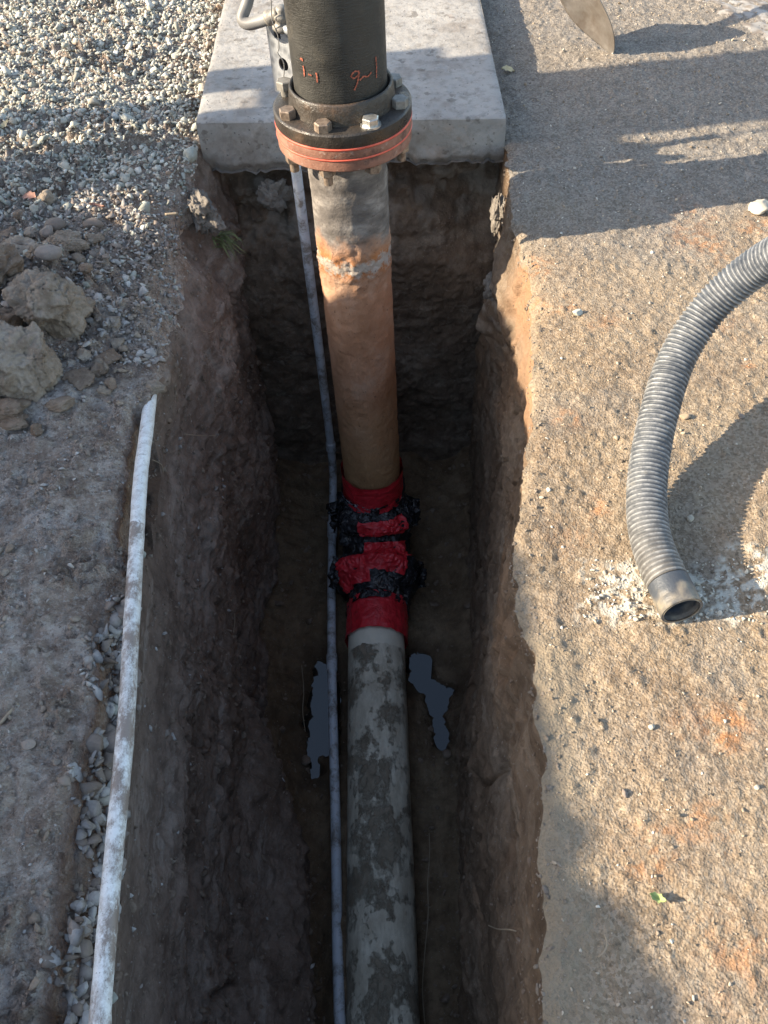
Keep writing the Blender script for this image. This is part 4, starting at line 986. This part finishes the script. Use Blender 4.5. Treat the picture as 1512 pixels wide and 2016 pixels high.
# pieces of old mortar and concrete showing in the back corner
def chunk(c, s, seed, label, mat, name='concrete_chunk', rz=0):
    V, F = rock(6, seed, (1, 1, 1), 11, .30, .06, .45); u = V/np.linalg.norm(V, axis=1)[:, None]; V = V+u*(ridged(V+seed, .4, 3, seed)*.08+np.tanh(vnoise(V/.3, seed)*3)*.06)[:, None]; V = V/np.abs(V).max(0)*np.array(s); R = np.array([[math.cos(rz), -math.sin(rz), 0], [math.sin(rz), math.cos(rz), 0], [0, 0, 1]])
    o = mesh_obj(name, V@R.T, F, mat, attrs=dict(rnd=np.full(len(V), .6))); o.location = c; return tag(o, label, 'rubble')
g = G(402, 385, -.02); chunk((g[0]-.02, g[1]+.02, -.075), (.045, .10, .06), 301, 'jagged grey chunk jutting from the bank below the left slab corner', MORT, rz=.35)
g = px_at_Y(540, 395, 2.13); chunk((g[0], 2.14, g[2]), (.055, .03, .06), 303, 'broken pale mortar lump in the end wall left of the conduit', MORT)
g = px_at_Y(930, 520, 1.88); chunk((.262, 1.80, -.23), (.035, .05, .07), 305, 'rough tan mortar knob sticking out of the right trench wall', MORT)
g = G(980, 440, -.1); chunk((.275, 1.93, -.10), (.03, .06, .07), 307, 'broken stony ledge under the pavement corner beside the slab', MORT, rz=.2)

# grass tuft, leaves, roots
def on_left_wall(px, py):
    # march along the view ray to the left wall
    d = np.array(((px-756)/FPX, (py-1008)/FPX, 1.0)); wd_ = np.array((d.dot(Rt), d.dot(Fw), d.dot(Up)))
    for t in np.arange(1.0, 3.4, .004):
        p = np.array((0, 0, CAM_H))+wd_*t
        if p[2] > 0: continue
        i = min(max(int(np.searchsorted(rows, p[1])), 1), len(rows)-1); r_ = ALL[i]
        for (a, b_, sgn) in ((c0, c1_, 1), (c2_, c3, -1)):
            zz_ = r_[a:b_+1, 2]; xx_ = r_[a:b_+1, 0]
            if sgn > 0: xw = np.interp(-p[2], -zz_, xx_); 
            else: xw = np.interp(p[2], zz_, xx_)
            if (sgn > 0 and p[0] < xw+.004) or (sgn < 0 and p[0] > xw-.004): return p
    return p
gt = G(418, 470, -.10); base = np.array((-.345, 1.70, -.075)); base = np.array(on_left_wall(428, 478))+np.array((.004, 0, .012))
Vs = []; Fs = []; At = []; b = 0; r = np.random.default_rng(5)
for k in range(38):
    a = r.uniform(-1.4, 1.2); ln = r.uniform(.025, .065); wd = r.uniform(.0012, .0024); o0 = base+np.array((r.normal(0, .012), r.normal(0, .014), r.normal(0, .008)))
    dirn = np.array((math.cos(a), math.sin(a), 0)); side_ = np.array((-dirn[1], dirn[0], 0)); rise = r.uniform(.1, .9); n = 7
    for j in range(n):
        t = j/(n-1); p = o0+dirn*(ln*t)+np.array((0, 0, ln*(rise*t-1.0*t*t*r.uniform(.7, 1.2))))
        for sg_ in (-1, 1): Vs.append(p+side_*sg_*wd*(1-t**2)+np.array((0, 0, .0005*sg_)))
        At += [(k*.37) % 1]*2
    Fs += [(b+2*j, b+2*j+1, b+2*j+3, b+2*j+2) for j in range(n-1)]; b += 2*n
tag(mesh_obj('grass_tuft', Vs, Fs, GRASS, attrs=dict(rnd=At)), 'small green grass tuft rooted in the left bank below the slab', 'grass')
def leaf(px, py, ln, wd, rz, mat, label, Z=.012, seed=0):
    g = G(px, py); n = 9; V = []; F = []
    for i in range(n):
        t = i/(n-1); w_ = wd*math.sin(t*math.pi)**.7*(1+.3*math.sin(i*2.3+seed))
        for s_ in (-1, 0, 1): V.append(((t-.5)*ln, s_*w_/2, .004*abs(s_)+.006*math.sin(t*3+seed)))
    for i in range(n-1):
        for j in range(2): F.append((3*i+j, 3*i+j+1, 3*i+3+j+1, 3*i+3+j))
    Vn = np.array(V); Vn = np.vstack([Vn, Vn-np.array((0, 0, .0007))]); F = F+[tuple(27+i for i in f[::-1]) for f in F]
    o = mesh_obj('leaf', Vn, F, mat); o.location = (g[0], g[1], zat(g[0], g[1])+Z); o.rotation_euler = (0.15, -.1, rz); return tag(o, label, 'leaf')
leaf(64, 402, .042, .026, -.4, LRED, 'larger dry red leaf on the gravel by the yellowish clod', .02)
leaf(195, 416, .034, .009, -.1, LRED, 'narrow dry red leaf right of the larger red leaf', .015, 2)
leaf(1000, 143, .036, .022, -.2, LYEL, 'curled tan leaf on the pavement beside the slab', .006, 1)
leaf(1293, 1770, .02, .010, -.5, LGRN, 'small green leaf on the tan pavement at lower right', .009, 3)
leaf(15, 262, .03, .02, .5, LYEL, 'tan leaf lying on the gravel at the left edge', .018, 4)
leaf(400, 653, .016, .006, -.3, LYEL, 'tiny pale scrap of leaf on the left trench wall', .0, 5) if False else None
def root(pts, rad, label, name='root', cat='root', mat=ROOT):
    V, F = tube(smooth_path(pts, .004), rad, 8); return tag(mesh_obj(name, V, F, mat), label, cat)
rp = [(845, 1640), (846, 1680), (842, 1740), (843, 1800), (836, 1880), (832, 1950), (838, 2030)]
root([tuple(G(x, y, -1.17)+np.array((0, 0, .003*(i % 2)))) for i, (x, y) in enumerate(rp)], .0011, 'long thin wire trailing along the floor right of the muddy pipe', 'wire', 'wire')
rp = [(594, 1310), (598, 1360), (596, 1400), (601, 1440)]
root([tuple(G(x, y, -1.185)) for x, y in rp], .0011, 'thin rootlet beside the left puddle')
root([tuple(on_left_wall(x, y)) for x, y in ((365, 855), (385, 857), (405, 858), (425, 857))], .0010, 'fine pale root lying across the left trench wall')
for pts_ in (((470, 980), (482, 1000), (488, 1030)), ((345, 760), (350, 790), (352, 812)), ((400, 652), (412, 655), (421, 651)), ((455, 1180), (462, 1215), (460, 1245)), ((300, 905), (318, 915), (322, 930))):
    root([tuple(on_left_wall(x, y)) for x, y in pts_], .0009, 'fine short rootlet poking out of the left trench wall')['group'] = 'rootlets in the left trench wall'
root([tuple(on_left_wall(x, y)) for x, y in ((962, 1822), (980, 1829), (1000, 1830), (1016, 1833))], .0012, 'curved pale root on the right trench wall near the bottom')
root([tuple(G(x, y, .009)) for x, y in ((1190, 1840), (1195, 1855), (1192, 1870), (1178, 1884))], .0011, 'pale curled straw lying in the shaded pavement at lower right', 'straw', 'straw')
root([tuple(G(x, y, .01)) for x, y in ((0, 1425), (12, 1412), (25, 1395), (36, 1385))], .0028, 'grey twig at the left edge of the lower dirt', 'twig', 'twig')
root([tuple(G(x, y, .012)) for x, y in ((16, 912), (28, 915), (35, 930))], .0022, 'curved tan twig on the grit at the left edge', 'twig', 'twig')
root([tuple(G(x, y, .03)) for x, y in ((325, 422), (350, 420))], .0028, 'short pale stick on the sunlit grit', 'twig', 'twig')

# white kerb stone strip at the far right corner
kv = [G(1370, 0), G(1430, 42), G(1530, 52), G(1700, 60), G(1700, -150), G(1370, -150)]
n = len(kv); V = [(*p[:2], .022) for p in kv]+[(*p[:2], -.02) for p in kv]
nxk, nyk = 90, 70
k0, k1 = G(1365, 0), G(1440, 44)
A, C = np.meshgrid(np.linspace(0, 1, nxk), np.linspace(0, 1, nyk), indexing='ij')
e1 = (k1-k0)[:2]; e1 = np.array((e1[0], e1[1]))/np.linalg.norm(e1); e2 = np.array((-e1[1], e1[0])); 
if e2[0] < 0: e2 = -e2
Pk = np.zeros((nxk, nyk, 3)); a0 = k0[:2]-e1*.5; Pk[..., :2] = a0+e1*(A*1.3)[..., None]+e2*(C*.5)[..., None]
Pk[..., 2] = .004*ss(0, .05, C)+fbm(Pk, .02, 3, 290)*.004-.004*(1-ss(0, .06, C+fbm(Pk, .04, 2, 292)*.08))
o = mesh_obj('kerb_stone', Pk.reshape(-1, 3), grid_faces(nxk, nyk), CONC, attrs=dict(dirt=(ss(-.1, .4, fbm(Pk, .015, 2, 291))*.9).reshape(-1)))
tag(o, 'worn white concrete kerb strip at the top right corner', 'kerb')

# ------------------------------------------------------------------ out of frame to the left: spoil heap and board barrier (both unseen, added and shaped to shade the trench)
XC = -2.8
bnd = [G(*q)[:2] for q in ((1400, 2300), (1318, 2016), (1305, 1960), (1262, 1900), (1245, 1860), (1238, 1790), (1175, 1745), (1155, 1700), (1132, 1640), (1095, 1560), (1070, 1490), (1056, 1400), (1040, 1280), (1022, 1120), (1022, 1000))]
bnd += [np.array(q) for q in ((-.06, 1.35), (-.066, 1.60), (-.40, 1.67), (-.46, 1.80), (-.70, 1.95), (-1.5, 2.2), (-3.1, 2.5))]
bnd = [np.array((.9, -1.5)), np.array((.8, -.5))]+bnd
hy = [float(y-math.tan(SUN_AZ)*(x-XC)) for x, y in bnd]; hh = [float((x-XC)*SUN_TAN+(.016 if y < .34 else .020 if y < .62 else .0 if y < 1.62 else -.05)) for x, y in bnd]
o_ = np.argsort(hy); hy = [-3.2]+[hy[q] for q in o_]; hh = [0]+[hh[q] for q in o_]
A, C = np.meshgrid(np.linspace(-3.2, 2.4, 420), np.linspace(-1, 1, 151), indexing='ij')
crest = np.interp(A, hy, hh); Hx = XC+C*1.45  # crest height shaped so the heap's shade ends along the wanted edge
p = np.stack([Hx, A, 0*A], -1)
z = crest*np.clip(1-np.abs(C), 0, 1)**.92+fbm(p, .12, 4, 295)*.018*np.clip(crest, 0, 1)
p[..., 2] = z
tag(mesh_obj('shade_spoil_heap', p.reshape(-1, 3), grid_faces(420, 151), CLOD2), kind='structure')
bf = thing('shade_boards', 'upright boards added unseen beyond the heap to cast the shade band', 'shade boards', loc=(-3.0, 1.8, 0))
def shade_board(y0, y1, z0, z1, dx=0, name='shade_board'):  # added pieces, sized and spaced for the shade band and its lit gaps
    y0, y1 = y0-.0684, y1-.0684; z0, z1 = z0+(.276 if z0 > .0 else 0), z1+.276
    V, F = box((-3.0+dx, (y0+y1)/2, (z0+z1)/2), (.022, y1-y0, z1-z0)); mesh_obj(name, V-np.array(bf.location[:]), F, BOARD, bf, False)
shade_board(1.735, 1.955, -.1, 2.6); shade_board(2.055, 2.185, -.1, 1.25); shade_board(1.945, 2.11, 1.02, 2.6, .024); shade_board(1.955, 2.06, -.1, .50, .024); shade_board(2.09, 2.115, 1.2, 2.6, .0)
shade_board(1.672, 1.74, .98, 1.37, .024, 'shade_rail'); shade_board(1.60, 1.75, 1.60, 1.78, .024, 'shade_rail'); shade_board(1.683, 1.694, 1.3, 1.7, .048, 'shade_rail')
print('verts', sum(len(o.data.vertices) for o in bpy.data.objects if o.type == 'MESH'))
